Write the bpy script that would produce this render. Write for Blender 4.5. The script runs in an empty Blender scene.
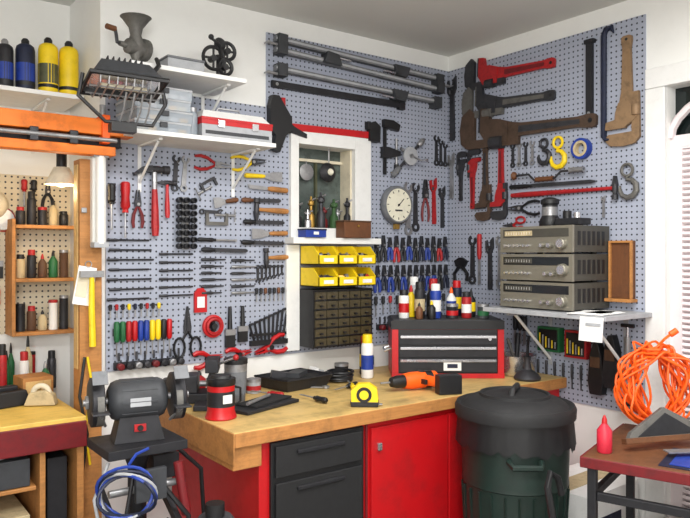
import bpy, bmesh, math, random
from mathutils import Matrix, Vector
random.seed(7)
R=math.radians
# ------------------------------------------------------------------ materials
MATS={}
def lin(c):
    o=[]
    for v in c:
        v/=255.0
        o.append(v/12.92 if v<=0.04045 else ((v+0.055)/1.055)**2.4)
    return (o[0],o[1],o[2],1)
def mat(name,col,rough=0.5,metal=0.0,var=0.18,scale=14,emit=0,alpha=1,stretch=(1,1,1),grime=.55):
    m=bpy.data.materials.new(name); m.use_nodes=True
    nt=m.node_tree; b=nt.nodes["Principled BSDF"]
    c=lin(col)
    tc=nt.nodes.new("ShaderNodeTexCoord"); mp=nt.nodes.new("ShaderNodeMapping")
    mp.inputs["Scale"].default_value=stretch
    nz=nt.nodes.new("ShaderNodeTexNoise"); nz.inputs["Scale"].default_value=scale; nz.inputs["Detail"].default_value=5
    mx=nt.nodes.new("ShaderNodeMix"); mx.data_type='RGBA'
    mx.inputs[6].default_value=tuple(x*(1-var) for x in c[:3])+(1,)
    mx.inputs[7].default_value=tuple(min(1,x*(1+var)) for x in c[:3])+(1,)
    nt.links.new(tc.outputs["Object"],mp.inputs[0]); nt.links.new(mp.outputs[0],nz.inputs["Vector"])
    nt.links.new(nz.outputs[0],mx.inputs[0]); out=mx.outputs[2]
    if grime:
        n2=nt.nodes.new("ShaderNodeTexNoise"); n2.inputs["Scale"].default_value=max(6,scale*1.6); n2.inputs["Detail"].default_value=9; n2.inputs["Roughness"].default_value=.7
        nt.links.new(tc.outputs["Object"],n2.inputs["Vector"])
        mr=nt.nodes.new("ShaderNodeMapRange"); mr.inputs[1].default_value=.48; mr.inputs[2].default_value=.68; mr.inputs[3].default_value=0; mr.inputs[4].default_value=grime
        nt.links.new(n2.outputs[0],mr.inputs[0])
        m2=nt.nodes.new("ShaderNodeMix"); m2.data_type='RGBA'; nt.links.new(mr.outputs[0],m2.inputs[0]); nt.links.new(out,m2.inputs[6])
        m2.inputs[7].default_value=tuple(x*.35+.006 for x in c[:3])+(1,); out=m2.outputs[2]
        r2=nt.nodes.new("ShaderNodeMapRange"); r2.inputs[3].default_value=max(.08,rough-.06); r2.inputs[4].default_value=min(1,rough+.25); nt.links.new(n2.outputs[0],r2.inputs[0]); nt.links.new(r2.outputs[0],b.inputs["Roughness"])
    else: b.inputs["Roughness"].default_value=rough
    nt.links.new(out,b.inputs["Base Color"])
    b.inputs["Metallic"].default_value=metal
    if alpha<1: b.inputs["Alpha"].default_value=alpha
    if emit:
        b.inputs["Emission Color"].default_value=c; b.inputs["Emission Strength"].default_value=emit
    MATS[name]=m; return m,out
mat("steel",(160,160,162),0.32,0.65); mat("chrome",(215,215,220),0.15,0.9,0.05,grime=.25); mat("darksteel",(66,66,70),0.4,0.55); mat("cast",(108,106,102),.5,.4)
mat("iron",(44,44,48),0.45,0.4); mat("black",(20,20,23),0.4); mat("rubber",(27,27,29),0.6); mat("red",(186,14,22),0.35,0,0.12,6,grime=.35)
mat("darkred",(112,20,26),0.4); mat("blue",(26,58,150),0.4); mat("navy",(26,33,58),0.45,0.2); mat("yellow",(240,206,20),0.4,0,0.08,grime=.25)
mat("orange",(245,96,14),0.45,0,0.1,grime=.1); mat("orangepaint",(236,122,28),0.45,0,0.15,6,stretch=(1,8,8)); mat("green",(30,100,56),0.45); mat("dkgreen",(24,42,37),0.33,0,0.15)
mat("wood",(178,122,66),0.55,0,0.3,9,stretch=(1.5,14,14)); mat("palewood",(208,170,110),0.5,0,0.2,9,stretch=(14,14,1.5)); mat("brownwood",(104,64,36),0.5,0,0.3,9,stretch=(12,12,2))
mat("benchtop",(204,172,108),0.36,0,0.30,4,stretch=(1.2,10,10),grime=.7); mat("leftbench",(226,188,92),0.4,0,0.2,5,stretch=(1.2,10,10),grime=.45)
mat("white",(230,230,228),0.5,0,0.04,grime=.1); mat("cream",(218,208,184),0.6,0,0.06,grime=.25); mat("paper",(238,238,236),0.7,0,0.04,30,grime=.1)
mat("brass",(180,142,70),0.35,0.7); mat("rust",(86,68,56),0.55,0.35,0.3); mat("bronze",(146,118,88),0.5,0.3,0.2)
mat("clear",(176,186,196),0.25,0,0.1,20,alpha=0.55,grime=0); mat("grey",(112,114,118),0.5); mat("ltgrey",(168,170,174),0.5,grime=.25); mat("dkgrey",(56,58,62),0.5)
mat("radio",(142,138,126),0.3,0.55,0.06,40,stretch=(1,20,1),grime=.1); mat("radiodark",(82,80,74),0.4,0.4,0.1,grime=.2); mat("display",(34,36,38),0.15,0.1,grime=0)
mat("cardboard",(170,130,84),0.7); mat("floorc",(120,116,110),0.7,0,0.15,3); mat("wallpaint",(236,236,233),0.6,0,0.02,4,grime=.05)
mat("ceilpaint",(212,212,208),0.7,0,0.02,4,grime=0); mat("shutter",(226,214,216),0.5,0,0.03,grime=.05); mat("leather",(88,60,40),0.6); mat("dial",(230,226,206),0.4,0,0.03,grime=.2)
mat("glassd",(22,30,30),0.06,0,0.3,grime=0); mat("windowview",(84,94,90),0.12,0,0.75,9,grime=.9); mat("lamp",(255,250,240),0.4,emit=6,grime=0); mat("warmlamp",(255,225,170),0.4,emit=1.8,grime=0); mat("tubeoff",(232,232,228),0.3,0,0.03,grime=.05)
mat("pink",(205,40,62),0.4); mat("tan",(196,178,140),0.6); mat("drawerclear",(70,62,42),0.25,0,0.5,60)
mat("redtool",(172,30,34),0.42,0.1,0.2,30); mat("olive",(84,86,60),0.5); mat("foliage",(50,84,44),0.6,0,.4)
def pegmat(name,col,axis):
    m,out=mat(name,col,0.5,0,0.05,3,grime=.16); nt=m.node_tree; b=nt.nodes["Principled BSDF"]
    tc=[n for n in nt.nodes if n.type=='TEX_COORD'][0]
    sp=nt.nodes.new("ShaderNodeSeparateXYZ"); nt.links.new(tc.outputs["Object"],sp.inputs[0])
    def M(op,a,bv=None):
        n=nt.nodes.new("ShaderNodeMath"); n.operation=op
        for i,x in enumerate((a,bv)):
            if x is None: continue
            if hasattr(x,"links"): nt.links.new(x,n.inputs[i])
            else: n.inputs[i].default_value=x
        return n.outputs[0]
    d=[]
    for o in (sp.outputs[axis],sp.outputs[2]):
        f=M('SUBTRACT',M('FRACT',M('DIVIDE',o,0.0254)),0.5); d.append(M('MULTIPLY',f,f))
    r=M('SQRT',M('ADD',d[0],d[1])); h=M('LESS_THAN',r,0.175)
    m2=nt.nodes.new("ShaderNodeMix"); m2.data_type='RGBA'
    nt.links.new(h,m2.inputs[0]); nt.links.new(out,m2.inputs[6]); m2.inputs[7].default_value=(0.03,0.03,0.04,1)
    nt.links.new(m2.outputs[2],b.inputs["Base Color"])
pegmat("pegA",(162,168,184),0); pegmat("pegB",(162,168,184),1); pegmat("pegcream",(210,198,172),0)
# ------------------------------------------------------------------ mesh builder
class G:
    def __init__(s): s.v=[];s.f=[];s.m=[];s.sm=[];s.ml=[];s.T=Matrix.Identity(4)
    def mi(s,m):
        if m not in s.ml: s.ml.append(m)
        return s.ml.index(m)
    def add(s,vs,fs,m,smooth=False):
        b=len(s.v); i=s.mi(m)
        s.v+=[tuple(s.T@Vector(v)) for v in vs]
        for f in fs: s.f.append([b+k for k in f]); s.m.append(i); s.sm.append(smooth)
    def box(s,c,d,m,rot=None,tp=1.0):
        x,y,z=d[0]/2,d[1]/2,d[2]/2
        vs=[Vector((a*x*(tp if e>0 else 1),b*y*(tp if e>0 else 1),e*z)) for e in(-1,1) for a,b in((-1,-1),(1,-1),(1,1),(-1,1))]
        if rot:
            Q=Matrix.Rotation(rot[2],3,'Z')@Matrix.Rotation(rot[1],3,'Y')@Matrix.Rotation(rot[0],3,'X'); vs=[Q@v for v in vs]
        s.add([v+Vector(c) for v in vs],[(0,3,2,1),(4,5,6,7),(0,1,5,4),(1,2,6,5),(2,3,7,6),(3,0,4,7)],m)
    def bb(s,x0,x1,y0,y1,z0,z1,m): s.box(((x0+x1)/2,(y0+y1)/2,(z0+z1)/2),(abs(x1-x0),abs(y1-y0),abs(z1-z0)),m)
    def lat(s,o,ax,prof,m,n=16,smooth=True):
        o=Vector(o); ax=Vector(ax).normalized()
        u=ax.orthogonal().normalized(); w=ax.cross(u); vs=[];fs=[]
        for r,h in prof:
            for k in range(n):
                a=2*math.pi*k/n; vs.append(o+ax*h+(u*math.cos(a)+w*math.sin(a))*max(r,1e-5))
        for j in range(len(prof)-1):
            for k in range(n):
                k2=(k+1)%n; fs.append((j*n+k,j*n+k2,(j+1)*n+k2,(j+1)*n+k))
        s.add(vs,fs,m,smooth)
        s.add(vs[:n],[tuple(range(n))[::-1]],m); s.add(vs[-n:],[tuple(range(n))],m)
    def cyl(s,a,b,r,m,r2=None,n=12):
        a=Vector(a);b=Vector(b); s.lat(a,b-a,[(r,0),(r if r2 is None else r2,(b-a).length)],m,n)
    def sph(s,c,r,m,n=14,sc=1):
        s.lat((c[0],c[1],c[2]),(0,0,1),[(r*math.sin(math.pi*i/8),-r*sc*math.cos(math.pi*i/8)) for i in range(9)],m,n)
    def tube(s,pts,r,m,n=6,closed=False):
        P=[Vector(p) for p in pts]; N=len(P); vs=[];fs=[]; u=None
        for i,p in enumerate(P):
            if closed: d=P[(i+1)%N]-P[i-1]
            else: d=P[min(i+1,N-1)]-P[max(i-1,0)]
            d.normalize()
            if u is None: u=d.orthogonal().normalized()
            else:
                u=u-d*u.dot(d)
                u=u.normalized() if u.length>1e-5 else d.orthogonal().normalized()
            w=d.cross(u)
            rr=r[i] if isinstance(r,(list,tuple)) else r
            for k in range(n):
                a=2*math.pi*k/n; vs.append(p+(u*math.cos(a)+w*math.sin(a))*rr)
        for j in range(N if closed else N-1):
            j2=(j+1)%N
            for k in range(n):
                k2=(k+1)%n; fs.append((j*n+k,j*n+k2,j2*n+k2,j2*n+k))
        s.add(vs,fs,m,True)
        if not closed: s.add(vs[:n],[tuple(range(n))],m); s.add(vs[-n:],[tuple(range(n))],m)
    def ring(s,c,R_,r,m,ax=(0,0,1),n=24,k=6):
        ax=Vector(ax).normalized();u=ax.orthogonal().normalized();w=ax.cross(u);c=Vector(c)
        s.tube([c+(u*math.cos(2*math.pi*i/n)+w*math.sin(2*math.pi*i/n))*R_ for i in range(n)],r,m,k,True)
    def prism(s,poly,z0,z1,m):
        n=len(poly); vs=[(x,y,z0) for x,y in poly]+[(x,y,z1) for x,y in poly]
        s.add(vs,[tuple(range(n)),tuple(range(n,2*n))]+[(i,(i+1)%n,n+(i+1)%n,n+i) for i in range(n)],m)
    def done(s,name,M=None,bevel=0):
        me=bpy.data.meshes.new(name); me.from_pydata(s.v,[],s.f)
        for m in s.ml: me.materials.append(MATS[m])
        me.polygons.foreach_set("material_index",s.m); me.polygons.foreach_set("use_smooth",s.sm)
        bm=bmesh.new(); bm.from_mesh(me)
        bmesh.ops.recalc_face_normals(bm,faces=bm.faces); bm.to_mesh(me); bm.free()
        o=bpy.data.objects.new(name,me); bpy.context.collection.objects.link(o)
        if M is not None: o.matrix_world=M
        if bevel:
            bv=o.modifiers.new("bevel",'BEVEL'); bv.width=bevel; bv.segments=2; bv.limit_method='ANGLE'; bv.angle_limit=R(50)
        es=o.modifiers.new("split",'EDGE_SPLIT'); es.split_angle=R(42)
        return o
def at(x,y,z,rz=0,rx=0,ry=0): return Matrix.Translation((x,y,z))@Matrix.Rotation(rz,4,'Z')@Matrix.Rotation(ry,4,'Y')@Matrix.Rotation(rx,4,'X')
OFF=0.009
def wallM(w,a1,z1,a2,z2,off=OFF):
    if w=='A': p=Vector((a1,-off,z1)); q=Vector((a2,-off,z2)); n=Vector((0,-1,0))
    elif w=='L': p=Vector((a1,0.45-off,z1)); q=Vector((a2,0.45-off,z2)); n=Vector((0,-1,0))
    else: p=Vector((-off,a1,z1)); q=Vector((-off,a2,z2)); n=Vector((-1,0,0))
    y=(q-p); L=y.length; y.normalize(); x=y.cross(n)
    M=Matrix((x,y,n)).transposed().to_4x4(); M.translation=p
    return M,L
# ------------------------------------------------------------------ tools (local: Y along tool, Z out of the wall)
def sector(cx,cy,Ro,Ri,a0,a1,n=12):
    o=[(cx+Ro*math.cos(R(a0+(a1-a0)*i/n)),cy+Ro*math.sin(R(a0+(a1-a0)*i/n))) for i in range(n+1)]
    i_=[(cx+Ri*math.cos(R(a0+(a1-a0)*i/n)),cy+Ri*math.sin(R(a0+(a1-a0)*i/n))) for i in range(n,-1,-1)]
    return o+i_
def screwdriver(g,L,h='red',fr=.45,r=.014,s=.0035):
    z=r+.001;H=fr*L
    g.lat((0,0,z),(0,1,0),[(r*.6,0),(r*.95,.005),(r,H*.2),(r*.85,H*.5),(r,H*.8),(r*.55,H*.9),(r*.7,H)],h,10)
    g.cyl((0,H,z),(0,L*.96,z),s,'steel',n=8); g.box((0,L*.97,z),(s*2.6,L*.06,s*.8),'steel')
def chisel(g,L,h='red',fr=.5):
    z=.014;H=fr*L
    g.lat((0,0,z),(0,1,0),[(.009,0),(.013,.006),(.013,H*.8),(.008,H)],h,10)
    g.prism([(-.004,H),(.004,H),(.009,H+.02),(.009,L),(-.009,L-.008),(-.009,H+.02)],z-.002,z+.002,'steel')
def hammer(g,L,h='wood',hd='darksteel',claw=True,k=1.0):
    z=.016*k
    g.tube([(0,0,z),(0,L*.12,z),(0,L*.35,z),(0,L*.7,z),(0,L-.01,z)],[.011*k,.014*k,.013*k,.009*k,.009*k],h,8)
    if claw:
        g.tube([(0,L*.45,z),(0,L-.01,z)],.0095*k,'steel',8)
    y=L-.016*k
    g.lat((-.018*k,y,z),(1,0,0),[(.013*k,0),(.013*k,.035*k),(.010*k,.045*k),(.015*k,.05*k),(.015*k,.07*k)],hd,12)
    if claw: g.prism([(-.01*k,y+.013*k),(-.04*k,y+.008*k),(-.072*k,y-.018*k),(-.07*k,y-.024*k),(-.035*k,y-.008*k),(-.01*k,y-.012*k)],z-.012*k,z+.012*k,hd)
    else: g.prism([(-.01*k,y+.013*k),(-.055*k,y+.004*k),(-.055*k,y-.004*k),(-.01*k,y-.013*k)],z-.01*k,z+.01*k,hd)
def wrench(g,L,m='steel'):
    w=L*.055+.002;Rr=L*.095+.003;t=.006
    g.prism([(-w,Rr*1.6),(w,Rr*1.6),(w*.8,L-Rr*1.7),(-w*.8,L-Rr*1.7)],.002,t,m)
    g.prism(sector(0,L-Rr,Rr,Rr*.5,115,395),.001,t+.003,m)
    g.prism(sector(0,Rr,Rr*.9,Rr*.45,-90,268,16),.001,t+.004,m)
def adjwrench(g,L,m='steel'):
    w=L*.055
    g.prism([(-w*.8,0),(w*.8,0),(w,.02),(w*.7,L*.7),(w*1.6,L*.8),(w*1.5,L),(w*.3,L*.94),(w*.3,L*.84),(-w*.9,L*.84),(-w*1.2,L*.95),(-w*2,L*.93),(-w*1.8,L*.76),(-w*.7,L*.68)],.001,.012,m)
    g.cyl((-w*.8,L*.73,.012),(-w*.8,L*.79,.012),w*.5,'darksteel')
def pipewrench(g,L,h='redtool',j='darksteel',k2=1.22):
    k=L; t=.012+.02*L
    P=lambda pts:[(x*k*k2,y*k) for x,y in pts]
    g.prism(P([(-.02,0),(.02,0),(.032,.012),(.034,.05),(.026,.12),(.034,.5),(.05,.62),(-.05,.62),(-.036,.5),(-.026,.12),(-.034,.05),(-.032,.012)]),.003,t*.8,h)
    g.prism(P([(-.012,.1),(.012,.1),(.018,.52),(-.018,.52)]),t*.8,t*.86,j if h!='redtool' else 'darkred')
    g.prism(P([(-.065,.6),(.05,.6),(.07,.68),(.075,.75),(.135,.765),(.14,.82),(.0,.82),(-.065,.76)]),.001,t,h)
    g.prism(P([(.005,.815),(.14,.815),(.14,.835),(.005,.835)]),.002,t*.95,j)
    g.prism(P([(-.08,.52),(-.035,.52),(-.035,.875),(.12,.88),(.15,.92),(.11,.985),(.03,1.0),(-.05,.985),(-.085,.93)]),.003,t*.85,h if h in('rust','bronze') else j)
    g.cyl((-.06*k*k2,.64*k,t*.6),(-.06*k*k2,.73*k,t*.6),.04*k,j,n=12)
    g.cyl((0,.035*k,.002),(0,.035*k,t*.83),.014*k,'black',n=10)
def pliers(g,L,h='blue',j='darksteel',wd=.16,th=1.0):
    w=L*wd;z=.010*th
    for s in(-1,1):
        g.tube([(s*w*.9,0,z),(s*w*1.1,L*.15,z),(s*w*.9,L*.35,z),(s*w*.35,L*.52,z),(0,L*.6,z)],[.006*th,.0078*th,.0078*th,.006*th,.005*th],h,7)
    g.prism([(-.08*L,.56*L),(.08*L,.56*L),(.085*L,.68*L),(.035*L,L),(.004,L),(.004,.72*L),(-.004,.72*L),(-.004,L),(-.035*L,L),(-.085*L,.68*L)],.004,.017*th,j)
    g.cyl((0,.62*L,.003),(0,.62*L,.021*th),.04*L,'steel',n=10)
def snips(g,L,h='black',j='darksteel'):
    z=.010
    for s in(-1,1):
        c=(s*.17*L,.2*L)
        g.tube([(c[0]+.11*L*math.cos(a),c[1]+.19*L*math.sin(a),z) for a in [2*math.pi*i/14 for i in range(14)]],.006,h,6,True)
        g.tube([(s*.1*L,.36*L,z),(0,.52*L,z)],.006,h,6)
        g.prism([(s*.07*L,.46*L),(-s*.02*L,.48*L),(-s*.01*L,L),(s*.015*L,L),(s*.08*L,.6*L)],.008 if s>0 else .004,.012 if s>0 else .008,j)
def cclamp(g,L,m='darksteel'):
    w=L*.5
    g.prism([(0,0),(w,0),(w,L*.12),(L*.14,L*.14),(L*.14,L*.86),(w,L*.88),(w,L),(0,L)],.003,.016,m)
    g.cyl((w*.85,L*.05,.01),(w*.85,L*-.35,.01),.006,'steel'); g.cyl((w*.85,L*.05,.01),(w*.85,L*.6,.01),.006,'steel'); g.cyl((w*.85-.03,-L*.33,.01),(w*.85+.03,-L*.33,.01),.003,'steel',n=6)
def springclamp(g,L,h='red'):
    pliers(g,L,h,'red',.22,1.5); g.cyl((0,.5*L,.002),(0,.5*L,.03),.07*L,'black')
def fil(g,L,h='wood',m='darksteel'):
    g.lat((0,0,.013),(0,1,0),[(.008,0),(.012,.01),(.011,L*.2),(.007,L*.28)],h,10)
    g.prism([(-.009,L*.27),(.009,L*.27),(.009,L*.95),(.004,L),(-.004,L),(-.009,L*.95)],.010,.016,m)
def punch(g,L,m='darksteel'):
    g.lat((0,0,.008),(0,1,0),[(.005,0),(.0068,.004),(.0068,L*.5),(.0035,L*.62),(.003,L)],m,8)
def bits(g,L,m='darksteel'):
    g.cyl((0,0,.007),(0,L,.007),.004,m,n=6)
    n=int(L/.012)
    g.tube([(.003*math.cos(i*1.6),L*.25+i*L*.75/(4*n),.0075+.003*math.sin(i*1.6)) for i in range(4*n)],.002,'darksteel',4)
    g.cyl((0,-.004,.007),(0,L*.22,.007),.006,m,n=8)
def putty(g,L,h='black'):
    g.lat((0,0,.012),(0,1,0),[(.009,0),(.012,.01),(.010,L*.45),(.007,L*.52)],h,10)
    g.prism([(-.008,L*.5),(.008,L*.5),(.022,L*.75),(.024,L),(-.024,L),(-.022,L*.75)],.011,.0125,'steel')
def brush(g,L,h='black'):
    g.tube([(0,0,.012),(0,L*.3,.012),(0,L*.55,.012)],[.008,.010,.012],h,8); g.box((0,L*.62,.012),(.05,L*.14,.018),'steel'); g.box((0,L*.83,.012),(.048,L*.3,.014),'black')
def socketrail(g,L,w=.10,m='iron'):
    g.box((0,L/2,.004),(w*.3,L,.006),'steel')
    n=int(L/.027)
    for i in range(n):
        for s in(-1,0,1): g.lat((s*w*.33,(i+.5)*L/n,.006),(0,0,1),[(.0115,0),(.0125,.004),(.0125,.03),(.009,.031),(.008,.015)],m,10)
def barclampbig(g,L):
    g.box((0,L/2,.018),(.034,L,.008),'red')
    g.prism([(-.14,-.035),(-.09,-.05),(.02,-.05),(.05,-.02),(.12,-.035),(.13,.0),(.05,.035),(.02,.07),(-.04,.07),(-.14,.0)],.003,.038,'black')
    g.prism([(-.015,.07),(.03,.07),(.05,.16),(.03,.16),(.0,.09)],.008,.03,'black')
    g.box((-.11,.025,.02),(.045,.02,.032),'redtool')
    g.prism([(-.075,L-.02),(-.06,L-.055),(.03,L-.06),(.035,L+.01),(-.05,L+.015)],.003,.036,'black'); g.box((-.05,L-.06,.02),(.04,.018,.03),'rubber')
def fclamp(g,L):
    g.box((0,L/2,.014),(.02,L,.007),'black')
    g.prism([(-.012,L),(-.012,L-.04),(.09,L-.055),(.1,L-.02),(.05,L)],.002,.028,'black')
    g.prism([(-.02,L*.3),(.02,L*.3),(.1,L*.36),(.1,L*.44),(.02,L*.5),(-.02,L*.5)],.002,.03,'iron')
    g.cyl((.08,L*.16,.016),(.08,L*.68,.016),.006,'steel'); g.cyl((.08,L*.02,.016),(.08,L*.2,.016),.014,'black')
def railclamp(g,L,m='grey'):
    g.box((0,L/2,.026),(.026,L,.030),m); g.box((0,L/2,.042),(.010,L,.004),'ltgrey')
    for y in (.03,L-.03):
        g.box((.008,y,.03),(.06,.05,.055),'dkgrey')
    g.prism([(-.012,L*.66),(.04,L*.68),(.045,L*.74),(-.012,L*.76)],.004,.062,'dkgrey')
    g.cyl((.03,L*.6,.04),(.03,L*.72,.04),.006,'chrome'); g.cyl((.03,.01,.04),(.03,-.05,.04),.007,'steel'); g.cyl((.03,-.05,.015),(.03,-.05,.065),.004,'steel',n=6)
def handdrill(g,L):
    z=.03
    g.lat((0,0,z),(0,1,0),[(.008,0),(.018,.01),(.016,.05),(.01,.07)],'grey',12)
    g.cyl((0,.06,z),(0,L*.8,z),.008,'darksteel'); g.lat((0,L*.78,z),(0,1,0),[(.01,0),(.017,.01),(.017,.04),(.007,.06)],'steel',12)
    g.cyl((0,L*.5,z+.008),(0,L*.5,z+.016),.05,'ltgrey',n=24); g.cyl((0,L*.5,z+.01),(0,L*.5,z+.026),.012,'steel')
    g.cyl((0,L*.5,z+.022),(.07,L*.62,z+.022),.005,'steel'); g.cyl((.07,L*.62,z+.02),(.07,L*.62,z+.06),.011,'chrome')
    g.cyl((-.02,L*.5,z),(-.07,L*.45,z),.009,'grey')
def prybar(g,L,m='navy'):
    g.tube([(.03,-.0,.014),(.012,.0,.014),(0,.02,.014),(0,L*.5,.014),(0,L-.03,.014),(.012,L-.005,.014),(.04,L,.014),(.05,L-.03,.014)],[.006,.011,.0135,.0135,.0135,.014,.011,.004],m,8)
def longbar(g,L,m='iron'):
    g.box((0,L/2,.012),(.032,L,.018),m); g.box((0,L*.97,.012),(.05,L*.05,.024),m); g.cyl((0,L*.03,.005),(0,L*.03,.023),.008,'steel')
def hook(g,L,m='yellow'):
    r=L*.26
    g.ring((0,L-r*.8,.014),r*.65,.007,m)
    pts=[(0,L-r*1.5,.014)]+[(r*math.cos(R(a)),r*1.05+r*math.sin(R(a)),.014) for a in(95,60,20,-20,-60,-100,-140,-180,-205)]
    g.tube(pts,[.008,.010,.011,.013,.014,.014,.013,.011,.008,.004],m,8)
def tapering(g,L):
    for r_,m in((.05,'blue'),(.038,'tan')): g.prism(sector(0,0,r_,r_-.012,0,359.9,28),.002,.03,m)
def brace(g,L):
    g.lat((0,0,.03),(0,1,0),[(.01,0),(.022,.012),(.02,.02),(.008,.03)],'brownwood',12)
    g.tube([(0,.03,.03),(0,L*.25,.03),(.03,L*.33,.03),(.03,L*.62,.03),(0,L*.7,.03),(0,L,.03)],.006,'darksteel',7); g.cyl((.03,L*.36,.03),(.03,L*.6,.03),.012,'brownwood'); g.cyl((0,L*.82,.03),(0,L,.03),.013,'steel')
def tintag(g,L):
    g.prism([(-.03,0),(.03,0),(.03,L*.8),(.012,L),(-.012,L),(-.03,L*.8)],.001,.012,'red'); g.box((0,L*.42,.0135),(.036,L*.45,.002),'white')
def reel(g,L):
    g.ring((0,L/2,.014),L*.40,.009,'red'); g.ring((0,L/2,.026),L*.3,.008,'redtool'); g.box((0,L/2,.012),(.014,L*.7,.012),'black'); g.cyl((0,L/2,.0),(0,L/2,.032),.014,'black')
def hexset(g,L):
    g.box((0,.012,.012),(.2,.024,.022),'black'); g.box((0,.05,.010),(.2,.012,.016),'black')
    for i in range(9):
        x=-.09+i*.0225; l=L*(.55+.05*i)
        g.cyl((x*.8,0,.012),(x*1.15,l,.012),.006,'iron',n=6)
        g.cyl((x*1.15,l,.012),(x*1.15+.018,l+.004,.012),.006,'iron',n=6)
def nutdrivers(g,L):
    g.box((L*0,L/2,.006),(.03,L,.010),'dkgrey')
    for i,c in enumerate(['green','green','redtool','red','blue','blue','yellow','yellow','black','red']):
        y=L*(i+.5)/10
        g.lat((-.045,y,.016),(1,0,0),[(.008,0),(.0118,.006),(.0118,.075),(.008,.085)],c,10)
        g.cyl((.04,y,.016),(.10,y,.016),.003,'steel',n=6)
def rack(g,L):
    g.box((0,L/2,.01),(.03,L,.02),'iron')
    n=int(L/.034)
    for i in range(n):
        y=(i+.5)*L/n; g.lat((.0,y,.02),(0,0,1),[(.010,0),(.0145,.004),(.0145,.026),(.009,.03)],['darkred','iron','steel','darksteel'][i%4],12)
        g.cyl((-.02,y,.012),(-.055,y,.012),.005,'darksteel',n=8)
def grips(g,L):
    for s in(-1,1): g.tube([(s*.045,0,.014),(s*.05,L*.3,.014),(s*.02,L*.55,.014),(0,L*.62,.014)],.010,'black',7)
    g.prism([(-.03,L*.6),(.03,L*.6),(.05,L*.85),(.012,L),(-.012,L),(-.05,L*.85)],.005,.02,'black')
def gauge(g,L):
    g.lat((0,0,0),(0,0,1),[(.096,0),(.104,.01),(.104,.035),(.096,.045),(.090,.045),(.088,.038)],'grey',36)
    g.lat((0,0,.036),(0,0,1),[(.089,0),(.089,.003)],'dial',36)
    for i in range(12):
        a=i*math.pi/6; g.box((.074*math.sin(a),.074*math.cos(a),.040),(.004,.012,.002),'black',(0,0,-a))
    g.box((.015,.012,.041),(.004,.06,.002),'black',(0,0,-.8)); g.box((0,-.03,.041),(.05,.008,.002),'dkgrey'); g.cyl((0,0,.036),(0,0,.045),.006,'black')
    g.box((0,-.115,.02),(.03,.03,.02),'brass')
def add(name,fn,w,a1,z1,a2,z2,pin=True,**k):
    M,L=wallM(w,a1,z1,a2,z2); g=G(); fn(g,L,**k)
    if pin: g.cyl((.004,L*.8,-.001),(.004,L*.8,.012),.002,'steel',n=6)
    return g.done(name,M)
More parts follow.
